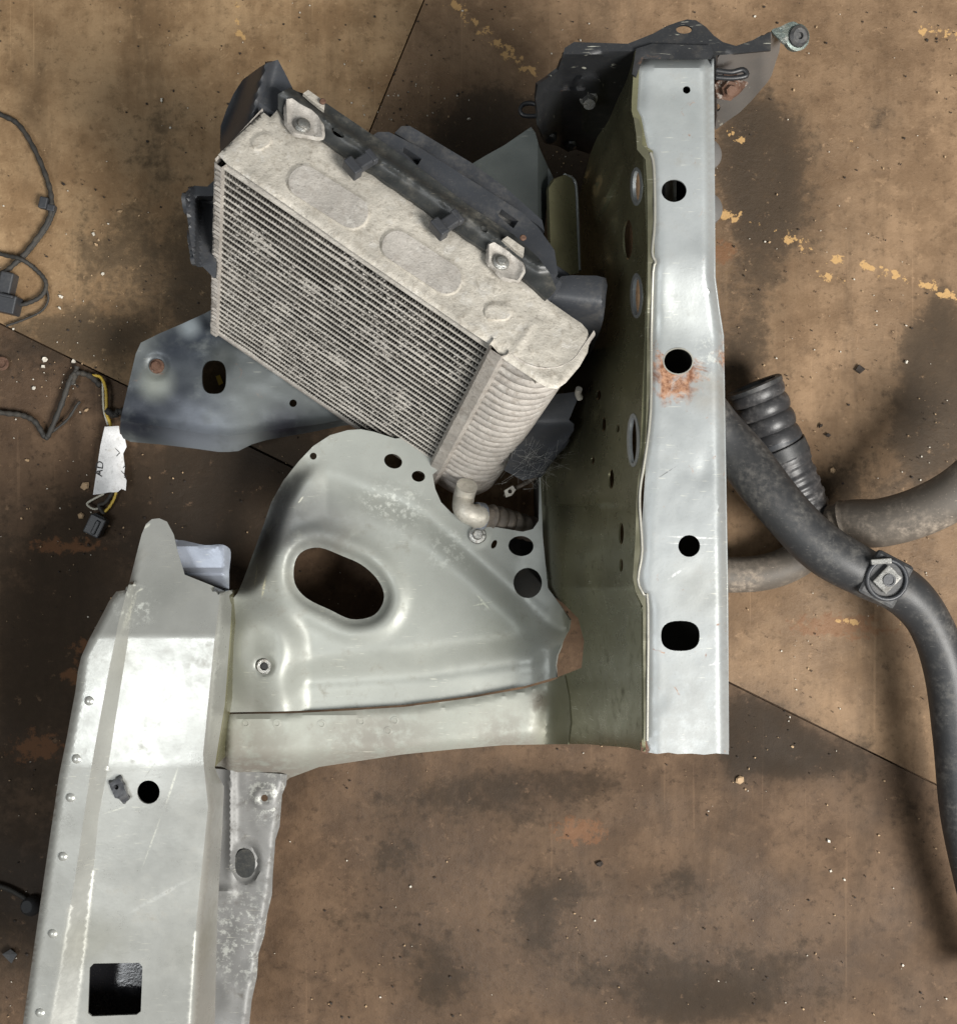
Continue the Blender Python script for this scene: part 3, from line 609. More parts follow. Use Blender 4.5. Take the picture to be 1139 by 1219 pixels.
# ---- lower mounting bracket
def z_lb(x, y):
    z = .098 + .003 * nz(x, y, 25, 3) * .5
    r = math.hypot((x - 293) / 17, (y - 1027) / 26); z -= .006 * sstep(1.1, .75, r); z += .002 * sstep(.6, .45, math.hypot((x - 295) / 17, (y - 1024) / 26))
    z += .006 * math.exp(-((y - 1062) / 6) ** 2) * sstep(285, 270, x)
    xr = interp([(930, 342), (984, 333), (1065, 324), (1163, 306), (1219, 297), (1300, 285)], y)
    z -= .008 * sstep(xr - 8, xr, x); z += .005 * math.exp(-((x - 275) / 5) ** 2) * sstep(1060, 1020, y)
    r = math.hypot(x - 315, y - 950); z += .003 * math.exp(-((r - 10) / 4) ** 2)
    z += .0005 * nz(x, y, 14, 22)
    return z
lb = [(255, 915), (342, 922), (341, 934), (336, 946), (333, 984), (328, 1000), (327, 1014), (325, 1040), (324, 1065), (318, 1090), (315, 1113), (308, 1135), (306, 1163), (300, 1190), (297, 1219), (290, 1265), (225, 1265), (240, 1100)]
lbo = sheet('lower_bracket', lb, [ell(315, 950, 4, 4)], z_lb, m_dull, sec, .003, 4)
sheet('oval_recess', ell(292, 1028, 12, 17, 0, pw=2.3), [], lambda x, y: .0945, m_plasd, lbo, .001, 5)
# ---- end mounting plate at the far end of the rail
def z_plate(x, y):
    yt = interp([(640, 100), (660, 74), (668, 66), (748, 62), (1000, 62)], x)
    if x > 850: yt = 64 + .25 * (x - 850) * 0
    if y <= yt: return .404 + .0003 * nz(x, y, 30, 2)
    k = K(.404) * (609.5 - yt) / (609.5 - y); z = H * (1 - k)
    if x < 760: z += .006 * sstep(yt, yt + 20, y)
    return max(.03, z)
def z_pl(x, y):
    z = z_plate(x, y)
    if x < 756:      # pressed ribs and the stepped cover on the black face
        z += .010 * sstep(646, 650, x) * sstep(103, 108, y) * sstep(700, 694, x) * sstep(160, 156, y)
        r = math.hypot(x - 700, y - 106); z += .012 * sstep(22, 14, r)
        z -= .004 * math.exp(-((y - 90) / 4) ** 2) * sstep(720, 700, x)
    return z
pl = [(668, 72), (672, 57), (683, 50), (715, 51), (747, 52), (762, 46), (777, 40), (793, 31), (807, 26), (818, 23), (828, 24), (840, 32), (849, 42), (860, 50), (877, 55), (894, 49), (917, 38), (917, 60), (852, 66), (852, 140), (850, 155), (770, 150), (762, 120), (755, 90), (748, 130), (742, 175), (700, 183), (685, 178), (676, 181), (668, 176), (660, 173), (650, 172), (646, 164), (641, 150), (640, 135), (637, 118), (640, 101), (655, 90), (664, 84)]
plate = sheet('end_mounting_plate', pl, [ell(814, 35, 9.5, 5)], z_pl, m_black, sec, .0025, 4)
tube('eye_loop', [P(x, y, .22) for x, y in ((645, 128), (634, 123), (623, 124), (619, 131), (623, 137), (634, 138), (645, 137))], lambda t: .0026, m_black, plate, 10, 4)
lathe('stud', P(699, 104, .30), Vector((0, -.75, .65)), [(.014, 0), (.013, .004), (.009, .006), (.0085, .020), (.006, .021), (.0055, .030)], m_steel, plate)
tube('cable_clip', [P(x, y, .25) for x, y in ((677, 92), (674, 104), (668, 108), (664, 116))], lambda t: .004, m_black, plate, 8, 3)
for cx, cy in ((655, 163), (679, 171)):
    lathe('plate_boss', P(cx, cy, z_pl(cx, cy) + .002), Vector((0, -.8, .6)), [(.007, -.004), (.0065, .003), (.004, .005)], m_black, plate, 14)
# rail roof to plate corner seam
sheet('rail_nose', [(757, 58), (776, 52), (846, 54), (849, 64), (846, 70), (765, 70), (757, 92), (752, 88)], [], lambda x, y: .4075 + .001 * nz(x, y, 15, 2), m_black, sec, .002, 4)
# right wing of the plate, a curved grey skirt
def z_wing(x, y):
    t = interp([(850, 0), (880, .35), (930, 1)], x); yt = lerp(62, 38, t)
    k = K(.404) * (609.5 - yt) / (609.5 - max(y, yt)); z = H * (1 - k)
    return max(.10, z * 1 - .03 * sstep(905, 935, x)) + .004 * math.sin((x - 850) / 9) * sstep(yt, yt + 30, y)
wg = [(852, 72), (858, 63), (877, 57), (897, 50), (917, 38), (926, 40), (929, 48), (927, 62), (922, 77), (918, 90), (913, 98), (894, 120), (880, 134), (867, 143), (851, 155), (850, 120)]
sheet('plate_skirt', wg, [ell(852, 128, 5, 5)], z_wing, m_lightgrey, sec, .002, 4)
tube('skirt_bead', [P(x, y, .385) for x, y in ((852, 84), (870, 86), (884, 83), (888, 90), (872, 93), (852, 92))], lambda t: .0024, m_black, plate, 10, 4)
lathe('rusty_nut', P(866, 104, .34), Vector((.1, -.5, .8)), [(.014, -.008), (.013, 0), (.008, .002), (.008, .008), (.005, .009), (.005, .013)], m_rust, sec, 6)
sheet('rusty_washer', smooth([(850, 97), (862, 95), (889, 97), (886, 104), (876, 114), (862, 118), (850, 112)], 3), [], lambda x, y: .315, m_rust, sec, .003, 4)
# tow tab and grommet
sheet('eye_tab', smooth([(918, 36), (928, 32), (938, 27), (946, 26), (950, 32), (940, 42), (934, 52), (926, 45)], 3), [], lambda x, y: .395, m_galv, sec, .003, 4)
c0 = P(947, 45, .388)
gt = lathe('tab_eye', c0, Vector((.25, -.2, 1)), [(.0115, -.003), (.0115, .003), (.009, .004), (.009, .001)], m_galv, sec)
lathe('grommet', c0 + Vector((0, 0, .002)), Vector((.25, -.2, 1)), [(.0092, 0), (.009, .005), (.0065, .007), (.003, .007), (.0028, .004)], m_rub, gt)
# olive tab standing between cooler and wall
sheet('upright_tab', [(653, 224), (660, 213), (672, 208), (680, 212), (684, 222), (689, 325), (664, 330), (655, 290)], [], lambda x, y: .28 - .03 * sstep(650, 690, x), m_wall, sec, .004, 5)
tube('tab_edge', [P(x, y, .2755 - .03 * sstep(650, 690, x)) for x, y in ((672, 209), (681, 213), (685, 224), (687, 270), (689, 322))], lambda t: .0022, m_rail, sec, 8, 3)

# ================================================================ intercooler
ic = thing('intercooler', P(420, 500, .1), 'dirty finned alloy intercooler with ribbed end tank, leaning in its black plastic housing', 'intercooler')
A = P(262, 190, .42); q = P(586, 411, .42); U = (q - A).normalized()
V_ = Vector((-.17, -.33, -.93)); V_ = (V_ - U * V_.dot(U)).normalized(); Wv = U.cross(V_).normalized()
if Wv.z > 0: Wv = -Wv
HT, TH, LC = .335, .068, (q - A).length
def ic_p(u, v, w_): return A + U * u + V_ * v + Wv * w_
def on_plane(px, py, off=0, n=None, p0=None):
    n = n or V_; p0 = p0 or A; cam_ = Vector((0, 0, H)); d = P(px, py, 0) - cam_
    p0 = p0 - n * off
    t = (p0 - cam_).dot(n) / d.dot(n); return cam_ + d * t
def uw(px, py): p = on_plane(px, py) - A; return p.dot(U), p.dot(Wv)
# core body block (dark behind fins)
acc = ([], []); addbox(acc, ic_p(LC / 2, HT / 2 + .004, TH / 2 + .006), U, V_, Wv, (LC - .004, HT - .01, TH - .014)); finish('core_block', *acc, m_plas, ic)
acc = ([], []); NT = 29; pitch = (HT - .012) / NT
for i in range(NT + 1):
    v = .010 + i * pitch; n_seg = 24
    # slightly wavy tube face
    b0 = len(acc[0])
    for s in range(n_seg + 1):
        u = .004 + (LC - .004) * s / n_seg; jj = .0006 * nz(u * 1000, i * 30, 40, 2)
        for (dv, dw) in ((-.0009, .006), (-.0008, .0), (0, -.0003), (.0008, .0), (.0009, .006)):
            acc[0].append(ic_p(u, v + dv + jj, dw + jj))
    for s in range(n_seg):
        for r in range(4):
            a = b0 + s * 5 + r; acc[1].append((a, a + 1, a + 6, a + 5))
tubes = finish('core_tubes', *acc, m_tube, ic)
acc = ([], []); fp = .0030
for i in range(NT):
    v0 = .010 + i * pitch + .0010; v1 = v0 + pitch - .0020; nf = int((LC - .006) / fp); b0 = len(acc[0])
    for s in range(nf * 2 + 1):
        u = .005 + s * fp / 2; vv = v0 if s % 2 else v1
        d = .0003 + .0022 * max(0, nz(u * 1000, i * 11, 30, 7) - .15) + random.random() * .0004
        u2 = u + .0005 * nz(s * 10, i * 40, 9)
        acc[0].append(ic_p(u2, vv, d)); acc[0].append(ic_p(u2, vv, .012))
    for s in range(nf * 2):
        a = b0 + 2 * s; acc[1].append((a, a + 1, a + 3, a + 2))
fins = finish('core_fins', *acc, m_fin, ic, False)
# grime caked between the fins
acc = ([], [])
for q_ in range(1500):
    u = random.uniform(.01, LC - .01); v = random.uniform(.012, HT - .01)
    dens = nz(u * 1000, v * 1000, 70, 5) + .5 * nz(u * 1000, v * 1000, 20, 6) + .25 * (v / HT) + (.3 * (1 - u / LC))
    if dens < .22 + random.uniform(-.1, .1): continue
    row = round((v - .010) / pitch - .5); vc = .010 + (row + .5) * pitch
    r = random.uniform(.0008, .0026); b0 = len(acc[0])
    acc[0].append(ic_p(u, vc, random.uniform(-.0004, .0010)))
    m = 7
    for s in range(m):
        t = s / m * 6.28; rr = r * random.uniform(.6, 1.2); acc[0].append(ic_p(u + rr * 1.5 * math.cos(t), vc + min(.0045, rr) * math.sin(t), .0022))
    for s in range(m): acc[1].append((b0, b0 + 1 + s, b0 + 1 + (s + 1) % m))
tag(finish('caked_grime', *acc, m_grime, ic), kind='stuff')
# bottom and left edge plates
acc = ([], []); addbox(acc, ic_p(LC / 2, HT + .004, TH / 2), U, V_, Wv, (LC + .005, .006, TH)); bp = finish('bottom_plate', *acc, m_rib, ic, False); bevel(bp, .0015)
acc = ([], []); b0 = 0; n_ = 40; prof = []
for i in range(n_ * 3 + 1):
    v = .004 + (HT + .002) * i / (n_ * 3); wv = .0009 * math.sin(i * 2 * math.pi / 3 * 1.0) + .0008 * nz(i * 10, 0, 22)
    for (u_, w2) in ((-.004 + wv, TH), (-.005 + wv, .000), (-.002 + wv, -.003 + wv), (.004 + wv * .5, -.003 + wv), (.006, .004)): acc[0].append(ic_p(u_, v, w2))
for i in range(n_ * 3):
    for r in range(4): a = i * 5 + r; acc[1].append((a, a + 1, a + 6, a + 5))
finish('left_header', *acc, m_rib, ic)
# top side plate: surface in the U-W plane with rounded corner; embossed ovals
def capsule(p, q, r, n=10):
    a = math.atan2(q[1] - p[1], q[0] - p[0]); o = []
    for i in range(n + 1): t = a + math.pi / 2 + math.pi * i / n; o.append((p[0] + r * math.cos(t), p[1] + r * math.sin(t)))
    for i in range(n + 1): t = a - math.pi / 2 + math.pi * i / n; o.append((q[0] + r * math.cos(t), q[1] + r * math.sin(t)))
    return o
tp = [(260, 184), (266, 178), (314, 134), (322, 140), (330, 131), (342, 143), (352, 160), (384, 168), (421, 194), (440, 205), (480, 233), (518, 260), (541, 276), (580, 301), (610, 326), (634, 342), (653, 358), (680, 377), (692, 385), (699, 393), (702, 404), (699, 420), (690, 436), (673, 456), (663, 463), (652, 462), (640, 455), (600, 428), (586, 412), (560, 395), (500, 354), (420, 300), (340, 243), (270, 195)]
ovals = [capsule((362, 216), (420, 253), 20), capsule((472, 292), (532, 332), 19), capsule((308, 170), (315, 166), 8.5), capsule((586, 371), (599, 371), 10)]
def ov_h(x, y):
    h = 0
    for p, q_, r in (((362, 216), (420, 253), 20), ((472, 292), (532, 332), 19), ((308, 170), (315, 166), 8.5), ((586, 371), (599, 371), 10)):
        h = max(h, sstep(r + 1.0, r - 1.0, segd(x, y, p, q_)))
    return h
def mp_top(x, y):
    d = polyd(x, y, tp + tp[:1])
    h = .0028 * ov_h(x, y) - .002 * sstep(5, 0, d) + .0006 * nz(x, y, 12, 3) + .0011 * nz(x, y, 40, 2)
    if ov_h(x, y) > .99: h -= .0007
    h += .0016 * math.exp(-(segd(x, y, (612, 418), (634, 385)) / 5) ** 2)
    return on_plane(x, y, h)
sp = sheet('side_plate', tp, [], None, m_tank, ic, .006, 3.2, mapf=mp_top, ang=50, creases=[[(cx_, cy_) for cx_, cy_ in capsule(p_, q_, r_ + d_) + capsule(p_, q_, r_ + d_)[:1]] for p_, q_, r_ in (((362, 216), (420, 253), 20), ((472, 292), (532, 332), 19), ((308, 170), (315, 166), 8.5), ((586, 371), (599, 371), 10)) for d_ in (-1.2, 1.2)])
for o_, nm in zip(ovals[:2], range(2)):
    cx = sum(p[0] for p in o_) / len(o_); cy = sum(p[1] for p in o_) / len(o_)
    sh = [(cx + (p[0] - cx) * .965, cy + (p[1] - cy) * .96) for p in o_]
    sheet('embossed_oval', sh, [], None, m_oval, sp, .0004, 5, mapf=lambda x, y: on_plane(x, y, .0024 + .0005 * nz(x, y, 12, 3) + .0011 * nz(x, y, 40, 2)), ang=50)
# ribbed end tank: profile in U-W swept down V with scallops
uC, wC = LC, 0
uE = (P(655, 466, .42) - A).dot(U)
prof = []
rr = .038
for i in range(6): prof.append((LC + .014 + (uE - rr - LC - .014) * i / 5, 0, 0, 1))
for i in range(1, 11):
    t = math.pi / 2 * i / 10; prof.append((uE - rr + rr * math.sin(t) + .004 * (i / 10), rr - rr * math.cos(t), -math.sin(t), math.cos(t)))
for i in range(1, 5): prof.append((uE + .004, rr + (TH - rr) * i / 4, -1, 0))
NR = 25; sub = 6; acc = ([], []); ncol = len(prof)
for i in range(NR * sub + 1):
    v = -.001 + (HT + .009) * i / (NR * sub); ph_ = abs(math.sin(math.pi * i / sub)); s_ = .0034 * (ph_ ** .7) - .0030
    tp_ = 0
    for j, (u, w2, nx, ny) in enumerate(prof):
        a = sstep(0, .25, j / 5) if j < 6 else 1
        if j > 16: a = 1
        e_ = s_ * a + .0004 * nz(j * 9, i * 3, 10, 1)
        shrink = .0
        acc[0].append(ic_p(u - nx * e_, v, w2 - ny * e_))
for i in range(NR * sub):
    for j in range(ncol - 1): a = i * ncol + j; acc[1].append((a, a + 1, a + ncol + 1, a + ncol))
base_ = len(acc[0])
acc[1].append(tuple(NR * sub * ncol + j for j in range(ncol)))
rt = finish('ribbed_tank', *acc, m_rib, ic)
acc = ([], []); n_ = 60
for i in range(n_ + 1):
    v = -.003 + (HT + .009) * i / n_
    for (u_, w2) in ((LC - .002, .006), (LC - .002, -.003), (LC + .001, -.0055), (LC + .012, -.0050), (LC + .015, -.001), (LC + .015, .004)):
        acc[0].append(ic_p(u_ + .0006 * nz(i * 20, 0, 25), v, w2 + .0006 * nz(i * 20, w2 * 999, 14)))
for i in range(n_):
    for r in range(5): a = i * 6 + r; acc[1].append((a, a + 1, a + 7, a + 6))
finish('header_flange', *acc, m_rib, ic)
# outlet pipe at the tank's foot
p0 = ic_p(LC + .030, HT - .01, .035); p0 = P(553, 588, .120); 
tube('outlet_pipe', [P(556, 578, .16), P(552, 592, .15), P(552, 606, .158), P(562, 613, .158), P(572, 615, .150)], lambda t: .0115 + .002 * sstep(.75, .9, t), m_pipe, ic, 20, 6)
tube('pipe_sleeve', [P(568, 614, .150), P(584, 616, .142), P(612, 624, .12), P(640, 632, .09)], lambda t: .0125 + .0022 * (math.sin(t * 60) > .2) * (t > .25), m_rubg, ic, 18, 10)
tube('hose_clamp', [P(566, 614, .151), P(574, 615, .147)], lambda t: .0150, m_blue, ic, 20, 4)
# mounting tabs with bolts
for tabp, bolt in ([(341, 118), (348, 117), (358, 124), (371, 131), (380, 139), (383, 150), (384, 164), (372, 162), (350, 158), (342, 146)], (360, 150)), ([(582, 291), (588, 288), (606, 300), (620, 312), (623, 322), (616, 334), (600, 330), (582, 312)], (596, 313)):
    t_ = sheet('mounting_tab', tabp, [], None, m_oval, ic, .004, 3.5, mapf=lambda x, y: on_plane(x, y, .006 + .003 * sstep(6, 0, polyd(x, y, tabp + tabp[:1])) + .0012 * nz(x, y, 10, 3)), ang=60)
    lathe('tab_bolt', on_plane(bolt[0], bolt[1], .008), -V_, [(.0075, 0), (.007, .002), (.0045, .003), (.004, .005), (.002, .0055)], m_steel, t_)
# plastic housing behind the core, same tilt
hs = thing('tmp', (0, 0, 0), 'x', 'x'); bpy.data.objects.remove(hs)
acc = ([], [])
addbox(acc, ic_p(.140, HT * .5 + .0, TH + .018), U, V_, Wv, (.32, HT - .02, .030))
addbox(acc, ic_p(.16, HT * .44, TH + .045), U, V_, Wv, (.24, HT * .66, .035))
hb = finish('plastic_housing', *acc, m_plas, ic, False); bevel(hb, .004)
def pl_sheet(name, pts, off, mat, par, holes=(), th=.004, rel=None, step=4):
    rel = rel or (lambda x, y: 0)
    return sheet(name, pts, list(holes), None, mat, par, th, step, mapf=lambda x, y: on_plane(x, y, off + rel(x, y)), ang=35)
# long dusty frame strip along the plate
def rel_fr(x, y):
    c = interp([(330, 112), (440, 188), (640, 325)], x) ; d = y - c
    return .005 * math.exp(-((d + 9) / 7) ** 2) + .0015 * nz(x, y, 14, 4)
fr = [(331, 112), (345, 104), (352, 108), (372, 115), (390, 124), (440, 158), (500, 200), (560, 246), (612, 280), (640, 306), (655, 326), (662, 344), (650, 356), (634, 341), (612, 322), (580, 299), (541, 274), (518, 258), (480, 231), (440, 203), (421, 191), (384, 166), (383, 148), (371, 130), (350, 118), (343, 130), (338, 140), (331, 129)]
pl_sheet('frame_strip', fr, .004, m_plasd, hb, (ell(576, 273, 5, 3, 40), ell(402, 158, 9, 4, 35)), rel=rel_fr, step=3)
for cx, cy in ((429, 196), (531, 268)):
    c = on_plane(cx, cy, .012); acc = ([], [])
    dirc = (U * .3 + Wv).normalized(); si = dirc.cross(V_).normalized()
    addbox(acc, c, si, dirc, V_, (.011, .024, .010)); addbox(acc, c - dirc * .009 - V_ * .002, si, dirc, V_, (.017, .009, .013)); addbox(acc, c + dirc * .012 - V_ * .002, si, dirc, V_, (.014, .006, .008))
    cl = finish('clip', *acc, m_conn, hb, False); bevel(cl, .0015)
for cx, cy, m_ in ((375, 118, m_tank), (612, 292, m_tank)):
    pl_sheet('retaining_pad', [(cx - 14, cy - 7), (cx - 8, cy - 11), (cx + 12, cy + 3), (cx + 11, cy + 13), (cx + 5, cy + 9)], .013, m_, hb, th=.004)
for cx, cy in ((384, 122), (622, 284)): lathe('rusty_rivet', on_plane(cx, cy, .014), -V_, [(.0025, 0), (.003, .002), (.002, .003)], m_rust, hb, 10)
# upper fan cowl bar
def rel_cowl(x, y):
    c = interp([(440, 168), (656, 305)], x); return -.010 + .016 * sstep(2, -2, y - c - 4) * 0 + .003 * nz(x, y, 60, 2)
pl_sheet('cowl_bar', [(441, 163), (450, 157), (463, 157), (500, 176), (560, 214), (620, 252), (640, 270), (660, 298), (664, 326), (655, 326), (640, 306), (612, 282), (560, 248), (500, 203)], .006, m_plas, hb,
         ([(476, 178), (481, 175), (502, 189), (497, 197)], [(592, 256), (597, 249), (617, 263), (611, 272)]), rel=rel_cowl, th=.012)
pl_sheet('cowl_top', [(470, 158), (478, 150), (488, 150), (500, 157), (560, 193), (600, 222), (645, 262), (648, 275), (640, 268), (600, 240), (560, 214), (500, 177)], .0, m_plas, hb, rel=lambda x, y: -.014 + .002 * nz(x, y, 30, 3), th=.02)
acc = ([], []); addbox(acc, on_plane(487, 186, -.016), U, V_, Wv, (.02, .004, .012)); finish('cowl_pocket', *acc, m_rub, hb, False); acc = ([], []); addbox(acc, on_plane(604, 262, -.016), U, V_, Wv, (.024, .004, .02)); finish('cowl_pocket', *acc, m_rub, hb, False)
# grey triangular deflector behind
sheet('deflector_plate', [(560, 196), (580, 184), (600, 173), (632, 151), (637, 158), (642, 176), (650, 194), (659, 213), (656, 228), (650, 250), (647, 285), (600, 262), (560, 230)], [],
      lambda x, y: .27 - .012 * max(0, min(1, (x - 640) / 12)) + .002 * nz(x, y, 40, 2), m_plate2, hb, .003, 5, creases=[[(640, 160), (640, 268)], [(652, 200), (652, 240)]])
# left wings of the housing
def rel0(x, y): return .006 * math.sin(x / 9) * .4 + .002 * nz(x, y, 25, 5)
sheet('housing_ear', [(309, 80), (318, 75), (331, 71), (338, 84), (348, 104), (337, 118), (326, 133), (300, 152), (275, 180), (264, 190), (262, 175), (263, 150), (270, 130), (278, 112), (289, 95)], [],
      lambda x, y: .375 - .03 * sstep(310, 285, x + .4 * (y - 100)) + .012 * math.exp(-((x + .25 * y - 335) / 8) ** 2), m_plas, hb, .004, 4)
sheet('housing_ear', smooth([(221, 236), (224, 226), (232, 221), (247, 222), (256, 214), (262, 222), (258, 300), (257, 330), (250, 326), (241, 317), (233, 314), (226, 280)], 2), [],
      lambda x, y: .30 - .035 * sstep(232, 238, x) * sstep(234, 240, y) + .01 * sstep(224, 221, x) - .0 + .004 * math.exp(-((x - 226) / 3) ** 2), m_plas, hb, .004, 3.5)
# right end of the housing: big rounded tube end and lower bracket
def z_te(x, y):
    t = (y - 352) - (x - 690) * .12; z = .368 - .035 * (1 - math.sqrt(max(0, 1 - min(1, abs(t) / 44) ** 2))) if t < 0 else .368 - .00003 * t * t
    return z - .012 * sstep(716, 722, x) - .05 * sstep(405, 450, y)
sheet('end_cover', smooth([(656, 360), (661, 340), (668, 329), (695, 328), (721, 331), (721, 352), (718, 380), (712, 400), (704, 420), (698, 445), (688, 470), (670, 480), (655, 470), (660, 420)], 2), [], z_te, m_plas, hb, .005, 3)
acc = ([], []); c = P(668, 352, .335); addbox(acc, c, U, Wv, V_, (.025, .006, .01)); addbox(acc, P(660, 372, .33), U, Wv, V_, (.012, .012, .015)); addbox(acc, P(655, 337, .345), U, V_, Wv, (.022, .02, .028)); o_ = finish('cover_latch', *acc, m_plas, hb, False); bevel(o_, .002)
sheet('lower_guard', [(655, 470), (689, 466), (686, 478), (677, 500), (683, 505), (683, 512), (676, 523), (655, 548), (640, 568), (622, 572), (600, 560), (630, 500)], [],
      lambda x, y: .24 - .02 * sstep(500, 530, y) - .03 * sstep(520, 575, y) + .008 * math.exp(-(segd(x, y, (676, 523), (640, 568)) / 4) ** 2), m_plas, hb, .004, 4)
tube('guard_tip', [P(689, 463, .26), P(688, 468, .255), P(690, 474, .25)], lambda t: .0035, m_pipe, hb, 8, 3)
tube('strap', [P(602, 588, .12), P(612, 582, .13), P(628, 574, .13), P(638, 568, .13)], lambda t: .005, m_rubg, hb, 8, 4, squash=.4)
sheet('strap_buckle', [(600, 584), (610, 578), (614, 583), (609, 590), (602, 592)], [ell(607, 585, 2.5, 2.5)], lambda x, y: .14, m_tank, hb, .002, 3)
# cobweb
acc = ([], [])
for i in range(260):
    a = P(random.gauss(628, 13), random.gauss(548, 15), random.uniform(.16, .23)); 
    dx = random.gauss(0, 1); a2 = a + Vector((random.gauss(.006, .014), random.gauss(.006, .010), random.uniform(-.01, .01)))
    b0 = len(acc[0]); n_ = (a2 - a).cross(Vector((0, 0, 1))).normalized() * .00005
    acc[0].extend([a + n_, a - n_, a2 - n_, a2 + n_, a + Vector((0, 0, .0002)), a2 + Vector((0, 0, .0002))]); acc[1].extend([(b0, b0 + 1, b0 + 2, b0 + 3), (b0, b0 + 4, b0 + 5, b0 + 3), (b0 + 1, b0 + 4, b0 + 5, b0 + 2)])
web = finish('cobweb', *acc, m_web, None, False); tag(web, 'grey cobweb strands between the ribbed tank and the black guard', 'cobweb', kind='stuff')

# ================================================================ loose steel bracket on the left
br = thing('steel_bracket', P(260, 460, 0), 'flat weathered steel bracket plate with slot hole, blackened edges, sticking out under the intercooler', 'bracket')
cr = [(144, 500), (200, 509), (250, 517), (272, 519), (289, 517), (330, 511), (373, 506), (407, 500)]
def z_br(x, y):
    yc = interp(cr, x); z = .088 + .003 * math.exp(-((y - yc) / 4) ** 2) - .030 * max(0, min(1, (y - yc) / 22)) + .002 * nz(x, y, 60, 3) + .0006 * nz(x, y, 15, 1)
    r = math.hypot(x - 187, y - 436); z -= .003 * sstep(16, 10, r); return z
bo = [(290, 345), (265, 362), (244, 373), (218, 385), (190, 397), (168, 408), (162, 421), (154, 455), (144, 498), (143, 514), (147, 522), (156, 526), (190, 529), (232, 534), (260, 538), (272, 538), (284, 537), (300, 529), (317, 524), (345, 519), (373, 514), (407, 507), (470, 500), (470, 400)]
bp_ = sheet('bracket_plate', bo, [ell(255, 449, 14.5, 20, 0, 28, 2.8), ell(349, 480, 4.5, 4.5)], z_br, m_brk, br, .003, 4, creases=[cr])
lathe('bracket_bolt', P(187, 436, .086), Vector((0, 0, 1)), [(.0085, 0), (.008, .002), (.0055, .003), (.005, .005), (.002, .0045)], m_rust, br, 16)
pc = finish('yellow_chip', [P(257, 448, .004), P(262, 446, .005), P(266, 456, .003), P(261, 459, .004), P(257, 448, .001), P(262, 446, .001), P(266, 456, .001), P(261, 459, .001)], [(0, 1, 2, 3), (4, 5, 6, 7), (0, 1, 5, 4), (1, 2, 6, 5), (2, 3, 7, 6), (3, 0, 4, 7)], m_yel, None, False)
tag(pc, 'small yellow chip on the floor seen through the bracket slot', 'chip')
# black clip on the left rail
ck = sheet('rail_clip', [(130, 933), (142, 926), (146, 932), (154, 952), (147, 957), (142, 951), (137, 950)], [ell(139, 937, 2.5, 3)], lambda x, y: z_left(x, y) + .006 + .002 * nz(x, y, 6, 2), m_conn, None, .005, 3)
tag(ck, 'small crumpled dark plastic clip stuck on the left silver rail beside its round hole', 'clip')

# ================================================================ hoses on the right
h1 = thing('rubber_hose', P(1000, 670, 0), 'long black bent rubber hose with square metal clip crossing over the other hoses', 'hose')
zz = .10
tube('hose_body', [P(800, 440, .10), P(845, 500, .10), P(880, 540, .10), P(925, 598, .115), P(975, 650, .12), P(1030, 683, .12), P(1075, 705, .11), P(1106, 742, .10), P(1127, 800, .09), P(1136, 880, .085), P(1146, 980, .08), P(1165, 1080, .07), P(1190, 1180, .06)],
     lambda t: .0275 + .0006 * math.sin(t * 40) - .003 * sstep(.35, .6, t) - .004 * sstep(.7, 1, t), m_rub, h1, 28, 10)
cb = thing('hose_clip', (0, 0, 0), 'x', 'x'); bpy.data.objects.remove(cb)
cc = P(1055, 690, .148); ux = Vector((.86, -.45, 0)).normalized(); uy = Vector((.45, .86, 0)).normalized(); uz = Vector((0, 0, 1))
acc = ([], []); addbox(acc, cc - uz * .006, ux, uy, uz, (.044, .052, .010)); cl = finish('clip_base', *acc, m_rub, h1, False); bevel(cl, .004)
tube('clip_band', [cc + ux * math.cos(t * .3927) * .021 + uy * math.sin(t * .3927) * .021 + uz * .001 for t in range(17)], lambda t: .0025, m_plas, h1, 8, 2)
acc = ([], []); addbox(acc, cc + uz * .004 - ux * .001, (ux + uy * -.3).normalized(), (uy + ux * .3).normalized(), uz, (.020, .025, .003)); mp_ = finish('clip_nut', *acc, m_nut, h1, False); bevel(mp_, .001)
acc = ([], []); addbox(acc, cc + uz * .005 - ux * .016 + uy * .014, (ux * .8 + uy * .5).normalized(), (uy * .8 - ux * .5).normalized(), uz, (.022, .006, .004)); mp2 = finish('clip_tongue', *acc, m_nut, h1, False); bevel(mp2, .001)
lathe('nut_thread', cc + uz * .0055 + ux * .001, uz, [(.0068, 0), (.0068, .0014), (.005, .0014), (.005, .0002)], m_plas, h1, 20)
h2 = thing('radiator_hose', P(1050, 620, 0), 'grey dusty radiator hose curving from under the rail to the right edge', 'hose')
tube('hose_body', [P(790, 682, .035), P(850, 684, .035), P(905, 682, .035), P(945, 668, .038), P(978, 640, .045), P(1010, 624, .06), P(1050, 622, .085), P(1100, 607, .11), P(1150, 578, .13), P(1210, 520, .14)],
     lambda t: .021 + .0065 * sstep(.44, .54, t) + .0022 * (abs(t - .515) < .006) + .0022 * (abs(t - .545) < .006), m_rubg, h2, 26, 12)
h3 = thing('hose_coupling', P(930, 520, 0), 'short ribbed black hose coupling, scuffed, lying beside the silver rail under the black hose', 'hose coupling')
def r_cp(t):
    r = lerp(.0315, .0265, t)
    if t < .56: r += .0034 * (abs(math.sin(t * math.pi / .112)) ** .5) - .002
    if .50 < t < .58: r += .002
    if t > .62: r += .0016 * (math.sin(t * 90) > 0)
    return r
cpts = [P(898, 462, .05), P(906, 482, .048), P(915, 505, .046), P(925, 530, .044), P(936, 555, .04), P(947, 580, .036), P(957, 604, .033), P(964, 622, .03)]
tube('coupling_body', cpts, r_cp, m_rubc, h3, 30, 14)
d_ = (cpts[4] - cpts[3]).normalized()
